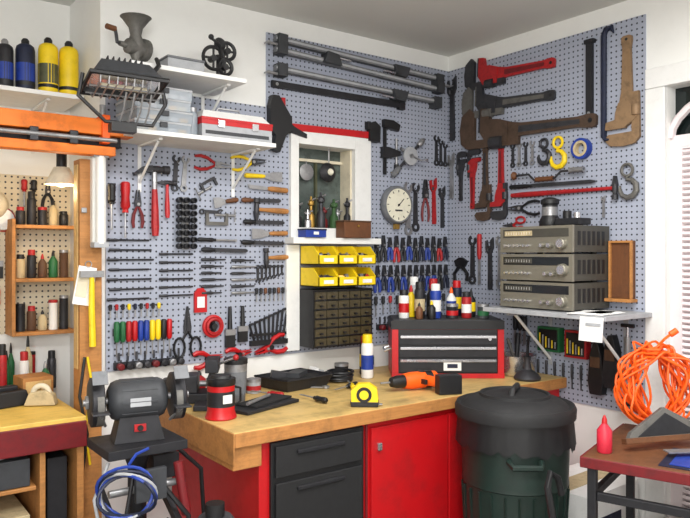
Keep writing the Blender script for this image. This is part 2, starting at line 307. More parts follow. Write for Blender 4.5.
T=[
("screwdriver",screwdriver,'A',-1.962,1.74,-1.962,1.55,dict(h='black',r=.016)),
("screwdriver",screwdriver,'A',-1.907,1.75,-1.907,1.517,dict(h='red',r=.020,fr=.55)),
("combination_pliers",pliers,'A',-1.85,1.56,-1.85,1.72,dict(h='darkred',wd=.12)),
("claw_hammer",hammer,'A',-1.777,1.527,-1.782,1.83,dict(h='redtool',hd='darksteel',k=1.25)),
("tack_hammer",hammer,'A',-1.72,1.606,-1.722,1.77,dict(h='red',claw=False,k=.8)),
("combination_wrench",wrench,'A',-1.685,1.72,-1.675,1.885,dict(m='darksteel')),
("combination_wrench",wrench,'A',-1.645,1.72,-1.632,1.885,dict(m='steel')),
("slip_joint_pliers",pliers,'A',-1.593,1.86,-1.42,1.85,dict(h='redtool',j='steel')),
("needle_nose_pliers",pliers,'A',-1.41,1.865,-1.23,1.89,dict(h='yellow')),
("paint_scraper",putty,'A',-1.343,1.815,-1.14,1.82,dict(h='yellow')),
("wood_chisel",chisel,'A',-1.113,1.755,-1.33,1.765,dict(h='wood')),
("socket_rack",socketrail,'A',-1.636,1.47,-1.636,1.70,{}),
("c_clamp",cclamp,'A',-1.43,1.58,-1.54,1.58,dict(m='cast')),
("c_clamp",cclamp,'A',-1.57,1.76,-1.50,1.80,{}),
("trowel",putty,'A',-1.38,1.70,-1.50,1.68,dict(h='brownwood')),
("ball_peen_hammer",hammer,'A',-1.112,1.655,-1.30,1.66,dict(claw=False,k=1.0)),
("ball_peen_hammer",hammer,'A',-1.112,1.435,-1.245,1.431,dict(claw=False,k=.9)),
("putty_knife",putty,'A',-1.113,1.55,-1.306,1.545,dict(h='wood')),
("metal_file",fil,'A',-1.35,1.60,-1.13,1.60,dict(h='black')),
("screwdriver",screwdriver,'A',-1.579,1.515,-1.384,1.512,dict(h='black',r=.010,s=.005)),
("metal_file",fil,'A',-1.56,1.47,-1.33,1.465,dict(h='iron')),
("metal_file",fil,'A',-1.36,1.505,-1.13,1.50,dict(h='black')),
("metal_file",fil,'A',-1.36,1.70,-1.15,1.705,dict(h='brownwood')),
("nut_driver_set",nutdrivers,'A',-1.954,1.125,-1.70,1.125,{}),
("tin_snips",snips,'A',-1.626,.994,-1.626,1.22,{}),
("tape_reel",tintag,'A',-1.564,1.19,-1.564,1.298,{}),
("cord_reel",reel,'A',-1.505,1.07,-1.505,1.18,{}),
("hex_key_set",hexset,'A',-1.215,1.02,-1.215,1.20,{}),
("spring_clamp",springclamp,'A',-1.60,.975,-1.461,.99,{}),
("spring_clamp",springclamp,'A',-1.44,.978,-1.31,1.0,{}),
("spring_clamp",springclamp,'A',-1.125,1.03,-1.29,.985,{}),
("wire_brush",brush,'A',-1.42,1.21,-1.42,1.02,{}),
("wire_brush",brush,'A',-1.355,1.21,-1.355,1.04,{}),
("chuck_key_rack",rack,'A',-1.95,.985,-1.65,.985,{}),
("combination_wrench",wrench,'A',-.325,1.55,-.325,1.85,{}),
("combination_wrench",wrench,'A',-.27,1.57,-.27,1.85,dict(m='darksteel')),
("slip_joint_pliers",pliers,'A',-.20,1.632,-.20,1.868,dict(h='darkred',j='darksteel',wd=.1)),
("adjustable_wrench",adjwrench,'A',-.13,1.62,-.135,1.883,dict(m='redtool')),
("adjustable_wrench",adjwrench,'A',-.065,1.60,-.065,1.84,dict(m='darksteel')),
("trigger_bar_clamp",barclampbig,'A',-1.17,2.065,-.56,2.075,{}),
("f_clamp",fclamp,'A',-.5,1.876,-.5,2.17,{}),
("hand_drill",handdrill,'A',-.46,1.87,-.22,2.10,{}),
("rail_clamp",railclamp,'A',-1.19,2.475,-.094,2.44,{}),
("rail_clamp",railclamp,'A',-.09,2.38,-1.19,2.425,{}),
("rail_clamp",railclamp,'A',-1.19,2.335,-.11,2.31,{}),
("long_file_bar",longbar,'A',-1.2,2.262,-.36,2.262,{}),
("socket_rail",rack,'A',-.55,1.06,-.06,1.06,{}),
("pipe_wrench",pipewrench,'B',-.755,2.395,-.15,2.425,{}),
("pipe_wrench",pipewrench,'B',-.755,2.235,-.13,2.27,dict(h='darksteel',j='cast')),
("pipe_wrench",pipewrench,'B',-.989,2.075,-.12,2.115,dict(h='rust',j='darksteel',k2=1.1)),
("spud_wrench",adjwrench,'B',-.045,2.1,-.045,2.468,dict(m='darksteel')),
("straight_bar",longbar,'B',-.95,2.10,-.95,2.46,dict(m='iron')),
("pry_bar",prybar,'B',-1.025,1.974,-1.025,2.488,{}),
("pipe_wrench",pipewrench,'B',-1.14,2.43,-1.14,1.935,dict(h='bronze',j='bronze',k2=1.5)),
("chain_hook",hook,'B',-.69,1.90,-.69,2.03,dict(m='darksteel')),
("chain_hook",hook,'B',-.773,1.873,-.773,2.03,dict(m='yellow')),
("painters_tape_roll",tapering,'B',-.908,1.95,-.908,2.0,dict()),
("adjustable_wrench",adjwrench,'B',-.04,1.77,-.04,2.03,dict(m='steel')),
("pipe_wrench",pipewrench,'B',-.115,1.75,-.115,2.03,dict(h='darksteel')),
("pipe_wrench",pipewrench,'B',-.205,1.70,-.205,2.04,dict(h='redtool')),
("pipe_wrench",pipewrench,'B',-.30,2.04,-.30,1.63,dict(h='rust')),
("pipe_wrench",pipewrench,'B',-.41,2.04,-.41,1.63,dict(h='redtool',j='darksteel')),
("hand_brace",brace,'B',-.50,1.855,-.93,1.85,{}),
("metal_file",fil,'B',-.473,1.80,-.98,1.79,dict(h='black')),
("cross_peen_hammer",hammer,'B',-.487,1.755,-1.10,1.75,dict(h='redtool',claw=False,k=1.0)),
("slip_joint_pliers",pliers,'B',-.66,1.685,-.46,1.688,dict(h='black')),
("hand_hook",hook,'B',-1.15,1.70,-1.14,1.86,dict(m='cast')),
("locking_grips",grips,'B',-.12,1.30,-.12,1.43,{}),
("combination_wrench",wrench,'B',-.20,1.278,-.20,1.555,dict(m='darksteel')),
("chisel_bar",chisel,'B',-.26,1.56,-.26,1.28,dict(h='redtool')),
("adjustable_wrench",adjwrench,'B',-.33,1.257,-.33,1.54,dict(m='darksteel')),
("combination_wrench",wrench,'B',-.40,1.26,-.40,1.55,dict(m='steel')),
("combination_wrench",wrench,'B',-.46,1.26,-.46,1.50,dict(m='darksteel')),
("adjustable_wrench",adjwrench,'B',-.53,1.24,-.53,1.50,dict(m='darksteel')),
("tin_snips",snips,'B',-.57,1.60,-.42,1.60,dict(h='redtool')),
("caliper",adjwrench,'B',-1.02,1.62,-1.02,1.72,dict(m='steel')),
]
for t in T: add(*t[:7],pin=t[0]not in("painters_tape_roll","socket_rack","socket_rail","cord_reel","chuck_key_rack"),**t[7])
add("wall_clock_gauge",gauge,'A',-.424,1.715,-.424,1.80,pin=False)
for i in range(7):
    z=1.508-i*.041; add("drill_bit",bits,'A',-1.974+.01*(i%2),z,-1.80+.01*(i%3),z,pin=False)
for i in range(9): add("small_screwdriver",screwdriver,'A',-1.965+i*.026,1.242,-1.965+i*.026,1.185,h=['black','redtool','iron','yellow','navy'][i%5],r=.008,pin=False)
for i in range(6):
    z=1.425-i*.030
    add("center_punch",punch,'A',-1.56,z,-1.44-.01*(i%3),z,pin=False); add("center_punch",punch,'A',-1.41,z-.004,-1.29+.01*(i%2),z-.004,pin=False,m='steel' if i%2 else 'darksteel')
for i in range(6): add("drill_bit",bits,'A',-1.75,1.45-i*.036,-1.60,1.45-i*.036,pin=False)
cols=['black','iron','blue','redtool','iron','blue','black','navy','blue','black','redtool','navy','black']
for i in range(12): add("needle_nose_pliers",pliers,'A',-.555+i*.046,1.405+.006*(i%3),-.555+i*.046,1.54+.01*(i%2),h=cols[i],wd=.11,th=1.25)
for i in range(12): add("combination_pliers",pliers,'A',-.55+i*.046,1.245+.01*(i%2),-.55+i*.046,1.39,h=['blue','navy','blue','black','blue','iron','iron','navy','blue','blue','black','navy'][i],wd=.11,th=1.25)
for i in range(11): add("small_screwdriver",screwdriver,'A',-.56+i*.05,1.225,-.56+i*.05,1.12+.01*(i%3),h=['black','iron','redtool','black','navy','iron','yellow','black','iron','redtool','black'][i],r=.011,pin=False)
for i in range(7): add("small_wrench",wrench,'A',-1.27+i*.022,1.40,-1.27+i*.022,1.31+.006*i,pin=False,m='darksteel')
for i in range(7): add("awl",screwdriver,'A',-1.28+i*.024,1.29,-1.28+i*.024,1.225,h=['iron','black','brownwood'][i%3],r=.009,pin=False)
for i in range(4): add("small_wrench",wrench,'A',-1.57+i*.0+.0,1.64-i*.0,-1.45,1.64,pin=False,m='darksteel') if i==0 else None
for i in range(3): add("small_wrench",wrench,'A',-.11+i*.035,1.95,-.11+i*.035,2.13-.02*i,pin=False,m='darksteel')
for i in range(4): add("combination_wrench",wrench,'B',-.485-i*.042,1.90,-.485-i*.042,2.03,pin=False,m=['darksteel','steel'][i%2])
for i in range(7): add("hanging_drill_bit",punch,'B',-.60-i*.05,.92,-.60-i*.05,.80,pin=False,m='darksteel')
# ------------------------------------------------------------------ room shell
XL,YF,ZC=-4.3,-4.6,2.595
g=G()
for q in[(-2.0,-1.05,0,.12,0,ZC),(-.704,.0,0,.12,0,ZC),(-1.05,-.704,0,.12,0,1.58),(-1.05,-.704,0,.12,1.99,ZC)]: g.bb(*q,'wallpaint')
g.done("wall_back")
g=G(); g.bb(XL,-2.0,.45,.55,0,ZC,'wallpaint'); g.done("wall_alcove_back")
g=G(); g.bb(-2.0,-1.99,.12,.45,0,ZC,'wallpaint'); g.bb(-2.0,-1.9,.45,.55,0,ZC,'wallpaint'); g.done("wall_alcove_side")
g=G(); g.bb(0,.1,-1.315,.12,0,ZC,'wallpaint'); g.bb(0,.1,-2.10,-1.315,2.17,ZC,'wallpaint'); g.bb(0,.1,YF,-2.10,0,ZC,'wallpaint'); g.done("wall_right")
g=G(); g.bb(XL-.1,XL,YF,.55,0,ZC,'wallpaint'); g.done("wall_left")
g=G(); g.bb(XL-.1,.1,YF-.1,YF,0,ZC,'wallpaint'); g.done("wall_front")
g=G(); g.bb(XL-.1,.1,YF-.1,.6,-.1,0,'floorc'); g.done("floor")
g=G(); g.bb(XL-.1,.1,YF-.1,.6,ZC,ZC+.1,'ceilpaint'); g.done("ceiling")
g=G(); 
for q in[(-1.98,-1.22,.964,2.15),(-1.22,-1.096,.964,2.507),(-.60,-.012,.964,2.507),(-1.096,-.60,.964,1.50),(-1.096,-.60,2.06,2.507)]: g.bb(q[0],q[1],-.008,0,q[2],q[3],'pegA')
g.done("pegboard")
g=G(); g.bb(-.008,0,-1.22,0,.735,2.507,'pegB'); g.done("pegboard")
g=G(); g.bb(-3.2,-2.0,.442,.45,1.10,1.80,'pegcream'); g.done("pegboard")
# window
g=G()
g.bb(-1.096,-1.05,-.03,0,1.53,2.055,'white');g.bb(-.704,-.60,-.03,0,1.53,2.055,'white');g.bb(-1.05,-.704,-.03,0,1.99,2.055,'white')
g.bb(-1.12,-.58,-.09,.0,1.50,1.53,'white');g.bb(-1.05,-.704,-.03,.1,1.53,1.58,'white')
g.bb(-1.05,-.704,.09,.10,1.58,1.99,'windowview')
for x in(-1.05,-.715): g.bb(x,x+.011,0,.09,1.58,1.99,'cream')
g.bb(-1.039,-.715,.07,.09,1.92,1.935,'cream'); g.bb(-.885,-.873,.07,.09,1.58,1.92,'olive')
g.done("window_1",bevel=.002)
g=G(); g.lat((-.95,.06,1.865),(0,-1,0),[(.042,0),(.042,.006),(.02,.012),(.01,.012)],'steel',20); g.cyl((-.95,.058,1.86),(-.95,.058,1.92),.003,'steel',n=6); g.done("saw_blade")
g=G(); g.lat((-.83,.05,1.87),(0,-1,0),[(.045,0),(.05,.01),(.03,.03),(.012,.034)],'iron',20); g.lat((-.83,.014,1.87),(0,-1,0),[(.018,0),(.012,.01)],'dial',14); g.cyl((-.83,.03,1.92),(-.83,.03,1.99),.004,'steel'); g.done("electric_bell")
for i,(x,c,h,r) in enumerate([(-1.02,'iron',.13,.02),(-.98,'chrome',.09,.018),(-.94,'brass',.16,.018),(-.90,'darksteel',.18,.022),(-.86,'darkred',.11,.018),(-.82,'foliage',.15,.022),(-.775,'steel',.10,.02),(-.735,'iron',.16,.018)]):
    g=G(); g.lat((x,.03-.03*(i%2),1.58),(0,0,1),[(r,0),(r*1.05,.01),(r,h*.4),(r*.45,h*.5),(r*.45,h*.7),(r*.9,h*.74),(r*.9,h*.84),(r*.3,h*.9),(r*.3,h)],c,14); g.tube([(x-.02,.03-.03*(i%2),1.58+h*.8),(x+.03,.03-.03*(i%2),1.58+h*.95)],.005,'chrome',6); g.done("valve_fitting")
# shelves
def shelf(name,x0,x1,d,z,br,y0=-.008,m='white'):
    g=G(); g.bb(x0,x1,y0-d,y0,z,z+.018,m)
    for x in br:
        g.bb(x-.008,x+.008,y0-.006,y0-.001,z-.2,z-.001,m); g.bb(x-.008,x+.008,y0-d*.85,y0-.007,z-.01,z-.001,m)
        g.cyl((x,y0-.004,z-.16),(x,y0-d*.75,z-.012),.006,m,n=6)
    return g.done(name,bevel=.0015)
shelf("bracket_shelf",-1.985,-1.49,.30,2.165,[-1.9,-1.55])
shelf("bracket_shelf",-1.97,-1.335,.28,1.912,[-1.84,-1.40])
shelf("bracket_shelf",-3.2,-2.03,.33,2.10,[-2.16,-2.8],y0=.45)
g=G(); g.bb(-.37,-.008,-1.26,-.60,1.175,1.195,'ltgrey')
for y in(-.72,-1.13):
    g.bb(-.014,-.008,y-.012,y+.012,.90,1.174,'ltgrey'); g.bb(-.33,-.015,y-.01,y+.01,1.16,1.174,'ltgrey'); g.cyl((-.011,y,.93),(-.28,y,1.165),.008,'white',n=6)
g.done("equipment_shelf",bevel=.002)
# stereo receivers
for k in range(3):
    g=G(); W,H,D=.405,.126,.27
    g.bb(-W/2+.004,W/2-.004,0,D,.008,H,'radiodark'); g.bb(-W/2,W/2,-.012,0,.006,H,'radio')
    g.bb(-W/2+.02,W/2-.02,-.014,-.011,H*.60,H*.90,'display' if k<2 else 'radiodark')
    g.bb(-W/2+.03,-W/2+.19,-.0155,-.013,H*.66,H*.84,'tan' if k==2 else 'radiodark')
    for i in range(10): g.box((-W/2+.04+i*.015,-.0158,H*.75),(.0015,.001,H*.1),'white')
    ks=[(.15,.026,.36),(.09,.014,.30),(.05,.012,.30)] if k!=1 else [(.155,.028,.45),(.105,.012,.3),(.07,.012,.3)]
    for x,r,zz in ks: g.lat((x,-.012,H*zz),(0,-1,0),[(r*1.05,0),(r,.004),(r*.92,.022),(r*.8,.024)],'radio',20); g.lat((x,-.036,H*zz),(0,-1,0),[(r*.7,0),(r*.7,.001)],'chrome',16)
    for i in range(6): g.cyl((-W/2+.035+i*.027,-.012,H*.3),(-W/2+.035+i*.027,-.024,H*.3),.0065,'chrome',n=10)
    for i in range(9): g.box((-.15+i*.0375,D*.5,H+.001),(.018,D*.7,.002),'black')
    for i in range(6): g.box((W/2-.0035,.04+i*.036,H*.55),(.003,.02,H*.5),'black')
    for x in(-.15,.15):
        for y in(.03,.22): g.cyl((x,y,0),(x,y,.009),.014,'black')
    g.done("stereo_receiver",at(-.295,-.857,1.196+k*.1275,R(-90)),bevel=.0025)
g=G()
g.lat((0,0,0),(0,0,1),[(.048,0),(.05,.005),(.048,.03),(.036,.05),(.036,.10),(.043,.105),(.043,.125),(.02,.135)],'black',20); g.lat((0,0,.05),(0,0,1),[(.0375,0),(.0375,.04)],'steel',20)
g.done("coffee_grinder",at(-.16,-.83,1.581))
g=G(); g.box((0,0,.0),(.13,.09,.03),'iron'); g.cyl((-.03,0,.015),(-.03,0,.05),.02,'black'); g.cyl((.03,-.01,.015),(.03,-.01,.04),.016,'chrome'); g.done("battery_charger",at(-.18,-.97,1.597,R(-90)),bevel=.003)
g=G(); g.box((0,0,0),(.2,.16,.003),'paper'); g.box((.0,-.0,.003),(.16,.13,.002),'paper',(0,0,.3)); g.prism([(-.08,-.06),(.09,-.07),(.10,.02),(-.05,.03)],-.001,.004,'paper'); g.done("paper_sheets",at(-.27,-1.15,1.199,.1))
g=G(); g.bb(-.002,0,-.055,.055,-.10,0,'paper'); g.box((-.004,-.01,-.03),(.002,.07,.012),'ltgrey'); g.done("hanging_note",at(-.375,-1.20,1.19,0,0,R(6)))
g=G(); g.bb(-.02,0,-1.175,-1.06,1.25,1.51,'brownwood')
for q in[(-1.175,-1.165,1.25,1.50),(-1.07,-1.06,1.25,1.50),(-1.175,-1.06,1.50,1.51)]: g.bb(-.035,-.0205,*q,'wood')
g.bb(-.06,-.0,-1.185,-1.05,1.235,1.2495,'wood'); g.done("small_wooden_rack",at(-.008,0,0),bevel=.002)
def drillcase(name,y0,y1,z0,z1,c):
    g=G(); g.bb(-.04,0,y0,y1,z0,z1,c); g.bb(-.043,-.04,y0+.01,y1-.01,z0+.01,z1-.01,'black')
    n=6
    for i in range(n): g.cyl((-.046,y0+.02+(y1-y0-.04)*i/(n-1),z0+.02),(-.046,y0+.02+(y1-y0-.04)*i/(n-1),z0+.05+.008*i),.004,'yellow' if i%2 else 'steel',n=6)
    g.done(name,at(-.009,0,0),bevel=.003)
drillcase("drill_index_case",-.80,-.67,.97,1.09,'green'); drillcase("drill_index_case",-.95,-.83,.955,1.085,'redtool')
for y,z0,z1,c in((-1.0,.80,1.04,'black'),(-1.075,.84,1.08,'iron')):
    g=G(); g.prism([(-.03,z0),(.03,z0),(.04,z0+.06),(.03,z1-.06),(.012,z1),(-.012,z1),(-.03,z1-.06),(-.04,z0+.06)],0,.045,c); g.box((0,z1-.09,.047),(.05,.05,.006),'leather')
    g.done("tool_pouch",Matrix.Translation((-.009,y,0))@Matrix(((0,0,-1,0),(-1,0,0,0),(0,1,0,0),(0,0,0,1))),bevel=.004)
g=G(); g.cyl((-.03,-1.15,.80),(-.03,-1.15,1.08),.014,'steel'); g.cyl((-.03,-1.15,1.08),(-.03,-1.15,1.13),.006,'chrome'); g.cyl((-.03,-1.18,1.13),(-.03,-1.12,1.13),.009,'black'); g.box((-.03,-1.15,.79),(.04,.06,.03),'iron'); g.cyl((-.008,-1.15,1.0),(-.03,-1.15,1.0),.004,'steel'); g.done("hand_pump")
for i in range(3): add("spade_bit",chisel,'B',-.57+i*.03,1.13,-.57+i*.03,.98,pin=False,h='iron')
# door on right wall
g=G()
g.bb(-.02,0,-1.315,-1.225,0,2.17,'white'); g.bb(-.02,0,-2.19,-2.10,0,2.17,'white'); g.bb(-.02,0,-2.19,-1.225,2.171,2.26,'white'); g.done("trim_1",bevel=.004)
g=G()
y0,y1=-2.10,-1.315; cy=(y0+y1)/2; rr=(y1-y0)/2
g.bb(.03,.06,y0,y0+.05,0,1.95,'shutter'); g.bb(.03,.06,y1-.05,y1,0,1.95,'shutter'); g.bb(.03,.06,cy-.03,cy+.03,0,1.95,'shutter')
for z in(0,.9,1.90): g.bb(.031,.059,y0,y1,z,z+.06,'shutter')
for a,b in((y0+.05,cy-.03),(cy+.03,y1-.05)):
    z=.07
    while z<1.9:
        if not .88<z<.96: g.box((.045,(a+b)/2,z+.012),(.03,b-a,.014),'shutter',(0,R(35),0))
        z+=.025
g.bb(.07,.08,y0,y1,0,2.17,'glassd')
pts=[(cy+rr*math.cos(R(a)),1.95+.20*math.sin(R(a))) for a in range(0,181,12)]
g.tube([(.03,y,z) for y,z in pts],.018,'shutter',6)
for a in (30,60,90,120,150): g.cyl((.04,cy,1.96),(.04,cy+rr*math.cos(R(a)),1.95+.20*math.sin(R(a))),.007,'iron',n=6)
g.done("door_1")
# ------------------------------------------------------------------ parts bins + cabinet under window
BX0,BX1=-1.045,-.695
g=G(); g.bb(-1.12,BX0,-.028,-.008,.98,1.495,'white'); g.bb(BX0+.001,BX1,-.03,-.008,1.28,1.495,'grey'); g.done("bin_rail_panel",bevel=.002)
def bin_(g,x0,x1,yb,yf,z0,h,m='yellow'):
    t=.004
    g.bb(x0,x1,yf,yb,z0,z0+t,m); g.bb(x0,x1,yb-t,yb,z0,z0+h,m); g.bb(x0,x1,yf,yf+t,z0,z0+h*.5,m)
    for x in(x0,x1-t):
        g.add([(x,yb,z0),(x,yf,z0),(x,yf,z0+h*.5),(x,yf+(yb-yf)*.3,z0+h),(x,yb,z0+h),(x+t,yb,z0),(x+t,yf,z0),(x+t,yf,z0+h*.5),(x+t,yf+(yb-yf)*.3,z0+h),(x+t,yb,z0+h)],
              [(0,1,2,3,4),(5,9,8,7,6),(0,1,6,5),(1,2,7,6),(2,3,8,7),(3,4,9,8),(4,0,5,9)],m)
    g.box(((x0+x1)/2,yf-.002,z0+h*.25),((x1-x0)*.5,.003,h*.2),'white')
    for i in range(12): g.box((random.uniform(x0+.02,x1-.02),random.uniform(yf+.02,yb-.03),z0+.036),(.015,.035,.025),random.choice(['steel','darksteel','brass','redtool','iron']),(random.random(),random.random(),random.random()*3))
for r_,z0 in((0,1.40),(1,1.295)):
    n=3; w=(BX1-BX0)/n
    for i in range(n):
        g=G(); bin_(g,BX0+i*w+.002,BX0+(i+1)*w-.002,-.031,-.19,z0,.088); g.done("yellow_parts_bin")
g=G(); x0,x1,zb,zt=BX0,BX1+.01,1.0,1.278
g.bb(x0,x1,-.145,-.009,zb,zt,'black')
for j in range(6):
    for i in range(5):
        a=x0+.008+i*(x1-x0-.016)/5; c=zb+.006+j*(zt-zb-.012)/6; w=(x1-x0-.016)/5-.005; h=(zt-zb-.012)/6-.005
        g.bb(a,a+w,-.152,-.145,c,c+h,'drawerclear'); g.bb(a,a+w,-.155,-.152,c,c+.005,'black'); g.box((a+w/2,-.158,c+h*.45),(.016,.012,.008),'black')
g.done("parts_drawer_cabinet")
g=G(); g.box((0,0,.0175),(.12,.07,.035),'blue'); g.box((0,0,.038),(.125,.074,.008),'navy'); g.box((.0,-.036,.02),(.03,.004,.015),'white'); g.done("small_blue_case",at(-1.0,-.07,1.531),bevel=.003)
g=G(); g.box((0,0,.04),(.17,.075,.08),'brownwood'); g.box((0,0,.084),(.175,.08,.008),'leather'); g.cyl((0,-.038,.06),(0,-.044,.06),.006,'brass'); g.done("wooden_keepsake_box",at(-.75,-.075,1.531),bevel=.003)
# ------------------------------------------------------------------ shelf contents
for i in range(4):
    g=G(); g.bb(-.115,.115,-.11,.11,0,.04,'clear'); g.bb(-.117,.117,-.112,.112,.036,.044,'ltgrey')
    for j in range(5): g.bb(-.1+j*.042,-.066+j*.042,-.10,.10,.004,.02,random.choice(['steel','darksteel','brass','grey','tan']))
    g.box((0,-.114,.03),(.03,.006,.02),'dkgrey'); g.done("clear_organizer_box",at(-1.835+.004*(i%2),-.15,1.931+i*.0455,R(1.5*(i%2))))
def jar(name,x,y,z,r,h,c='clear',lid='steel'):
    g=G(); g.lat((0,0,0),(0,0,1),[(r*.92,0),(r,.006),(r,h*.75),(r*.8,h*.84),(r*.8,h*.86)],c,18); g.lat((0,0,h*.85),(0,0,1),[(r*.86,0),(r*.86,h*.14),(r*.8,h*.15)],lid,18)
    g.lat((0,0,.004),(0,0,1),[(r*.85,0),(r*.85,h*.5)],'darksteel',14); return g.done(name,at(x,y,z))
jar("glass_jar",-1.695,-.22,1.931,.022,.12); jar("glass_jar",-1.70,-.12,1.931,.022,.12,lid='brass')
g=G(); g.bb(-.165,.165,-.09,.09,0,.06,'ltgrey'); g.bb(-.167,.167,-.092,.092,.055,.075,'red')
g.add([(-.167,-.092,.075),(.167,-.092,.075),(.167,.092,.075),(-.167,.092,.075),(-.14,-.05,.12),(.14,-.05,.12),(.14,.05,.12),(-.14,.05,.12)],[(0,1,2,3),(4,5,6,7),(0,1,5,4),(1,2,6,5),(2,3,7,6),(3,0,4,7)],'white')
g.bb(-.168,.168,-.094,.094,.074,.084,'red'); g.bb(-.15,.15,-.091,-.0905,.015,.03,'dkgrey')
g.tube([(-.06,0,.12),(-.05,0,.143),(.05,0,.143),(.06,0,.12)],.005,'steel',6); g.box((-.08,-.095,.06),(.03,.008,.03),'chrome'); g.box((.08,-.095,.06),(.03,.008,.03),'chrome'); g.done("metal_toolbox",at(-1.505,-.17,1.931),bevel=.003)
g=G(); g.box((0,0,.03),(.16,.1,.06),'ltgrey'); g.box((0,0,.065),(.165,.105,.01),'grey'); g.done("small_metal_box",at(-1.72,-.17,2.184),bevel=.003)
# meat grinder
g=G()
g.lat((0,0,.10),(0,0,1),[(.018,-.1),(.014,-.06),(.03,-.02),(.035,.0),(.022,.04),(.028,.07),(.058,.11),(.062,.112),(.054,.11),(.024,.07)],'cast',20)
g.lat((-.06,0,.09),(1,0,0),[(.03,0),(.045,.01),(.045,.03),(.032,.035),(.03,.10),(.012,.11),(.01,.14)],'cast',18)
g.tube([(.08,0,.09),(.09,0,.09),(.095,0,.12),(.10,-.0,.14)],.007,'darksteel',7); g.cyl((.10,0,.14),(.14,0,.14),.011,'brownwood'); g.box((0,0,.006),(.08,.08,.012),'iron')
g.done("meat_grinder",at(-1.91,-.16,2.184,R(200)),bevel=.0)
# hand-crank mechanism
g=G(); g.box((0,0,.008),(.12,.08,.016),'black'); g.cyl((0,0,.016),(0,0,.12),.012,'black')
for x,z,r_ in((-.03,.10,.048),(.035,.14,.036),(.025,.07,.032),(.0,.165,.02)):
    g.ring((x,-.01,z),r_,.008,'black',(0,1,0)); 
    for a in range(4): g.cyl((x,-.01,z),(x+r_*math.cos(a*1.57),-.01,z+r_*math.sin(a*1.57)),.005,'black',n=6)
    g.cyl((x,-.02,z),(x,.02,z),.014,'black')
g.tube([(.0,-.02,.1),(-.02,-.05,.15),(-.06,-.05,.17)],.006,'black',6); g.sph((-.06,-.05,.175),.012,'iron'); g.done("apple_peeler_crank",at(-1.55,-.17,2.184))
# halogen work light hung from the shelf end
g=G()
g.T=Matrix.Rotation(R(-14),4,'X')
g.add([(-.13,-.07,.0),(.13,-.07,.0),(.13,.09,.0),(-.13,.09,.0),(-.085,-.035,.075),(.085,-.035,.075),(.085,.055,.075),(-.085,.055,.075)],[(4,5,6,7),(0,1,5,4),(1,2,6,5),(2,3,7,6),(3,0,4,7)],'dkgrey')
for i in range(7): g.box((-.06+i*.02,.01,.083),(.004,.08,.018),'iron')
g.tube([(-.135,-.075,0),(.135,-.075,0),(.135,.095,0),(-.135,.095,0)],.009,'black',6,True)
g.add([(-.12,-.06,.012),(.12,-.06,.012),(.12,.08,.012),(-.12,.08,.012)],[(0,1,2,3)],'chrome')
for i in range(8):
    x=-.1+i*.029; g.tube([(x,-.075,0),(x,-.06,-.03),(x,.06,-.03),(x,.09,0)],.003,'steel',5)
for y in(-.03,.03): g.cyl((-.13,y,-.03),(.13,y,-.03),.003,'steel',n=5)
g.cyl((-.08,.01,-.005),(.08,.01,-.005),.010,'cream')
g.T=Matrix.Identity(4)
g.tube([(-.14,.02,.03),(-.155,.02,-.05),(-.06,.03,-.13),(.11,.03,-.13),(.155,.02,-.05),(.14,.02,.03)],.007,'black',6)
for x in(-.01,.02,.05,.08): g.tube([(x,.03,-.13),(x+.005,.0,-.09),(x+.008,-.03,-.03)],.0035,'steel',5)
g.box((.0,.03,-.15),(.09,.05,.03),'black'); g.tube([(.10,.03,.05),(.15,.08,.11),(.16,.14,.15)],.009,'black',6)
g.done("halogen_work_light",at(-2.045,-.42,2.055,R(-4)),bevel=0)
# ------------------------------------------------------------------ workbench
BL=-1.81
g=G()
g.bb(BL,-.01,-.81,-.012,.815,.85,'benchtop'); g.bb(BL,-.01,-.816,-.8105,.80,.849,'wood'); g.bb(BL-.006,BL-.0005,-.815,-.012,.74,.849,'wood'); g.bb(BL,-1.70,-.80,-.30,.72,.8145,'wood')
g.bb(-1.70,-.02,-.78,-.02,.08,.8145,'red'); g.bb(-1.68,-.04,-.74,-.04,0,.08,'black')
g.bb(-1.66,-1.249,-.795,-.7805,.10,.79,'black')
for z0,z1 in((.665,.775),(.40,.645),(.13,.38)):
    g.bb(-1.645,-1.264,-.805,-.7955,z0,z1,'rubber'); g.bb(-1.56,-1.35,-.815,-.8055,z1-.035,z1-.02,'iron')
for a,b in((-1.21,-.80),(-.79,-.38)):
    g.bb(a,b,-.795,-.7805,.12,.775,'red')
g.box((-1.175,-.80,.70),(.02,.012,.03),'chrome'); g.bb(-1.235,-1.225,-.79,-.7805,.1,.80,'darkred')
g.done("workbench",bevel=.003)
# red tool chest
g=G(); W,D,H=.54,.28,.28
g.bb(-W/2,W/2,0,D,0,H-.03,'red'); g.bb(-W/2-.004,W/2+.004,-.004,D+.004,H-.045,H-.004,'black'); g.bb(-W/2+.005,W/2-.005,.0,D,H-.0035,H,'dkgrey')
g.bb(-W/2-.002,W/2+.002,-.012,-.0005,0,.022,'red'); g.bb(-W/2,-W/2+.03,-.011,-.0005,.0225,H-.046,'red'); g.bb(W/2-.03,W/2,-.011,-.0005,.0225,H-.046,'red'); g.bb(-W/2+.0305,W/2-.0305,-.004,-.0005,.0225,H-.046,'black')
for z0,z1 in((.03,.095),(.102,.155),(.162,.21)):
    g.bb(-W/2+.035,W/2-.035,-.014,-.0045,z0,z1,'iron'); g.bb(-W/2+.04,W/2-.04,-.022,-.0145,z1-.016,z1-.004,'chrome')
g.box((.02,-.0165,.06),(.085,.003,.045),'white'); g.box((.02,-.0185,.06),(.05,.001,.02),'navy'); g.cyl((.20,-.022,.19),(.20,-.012,.19),.008,'chrome')
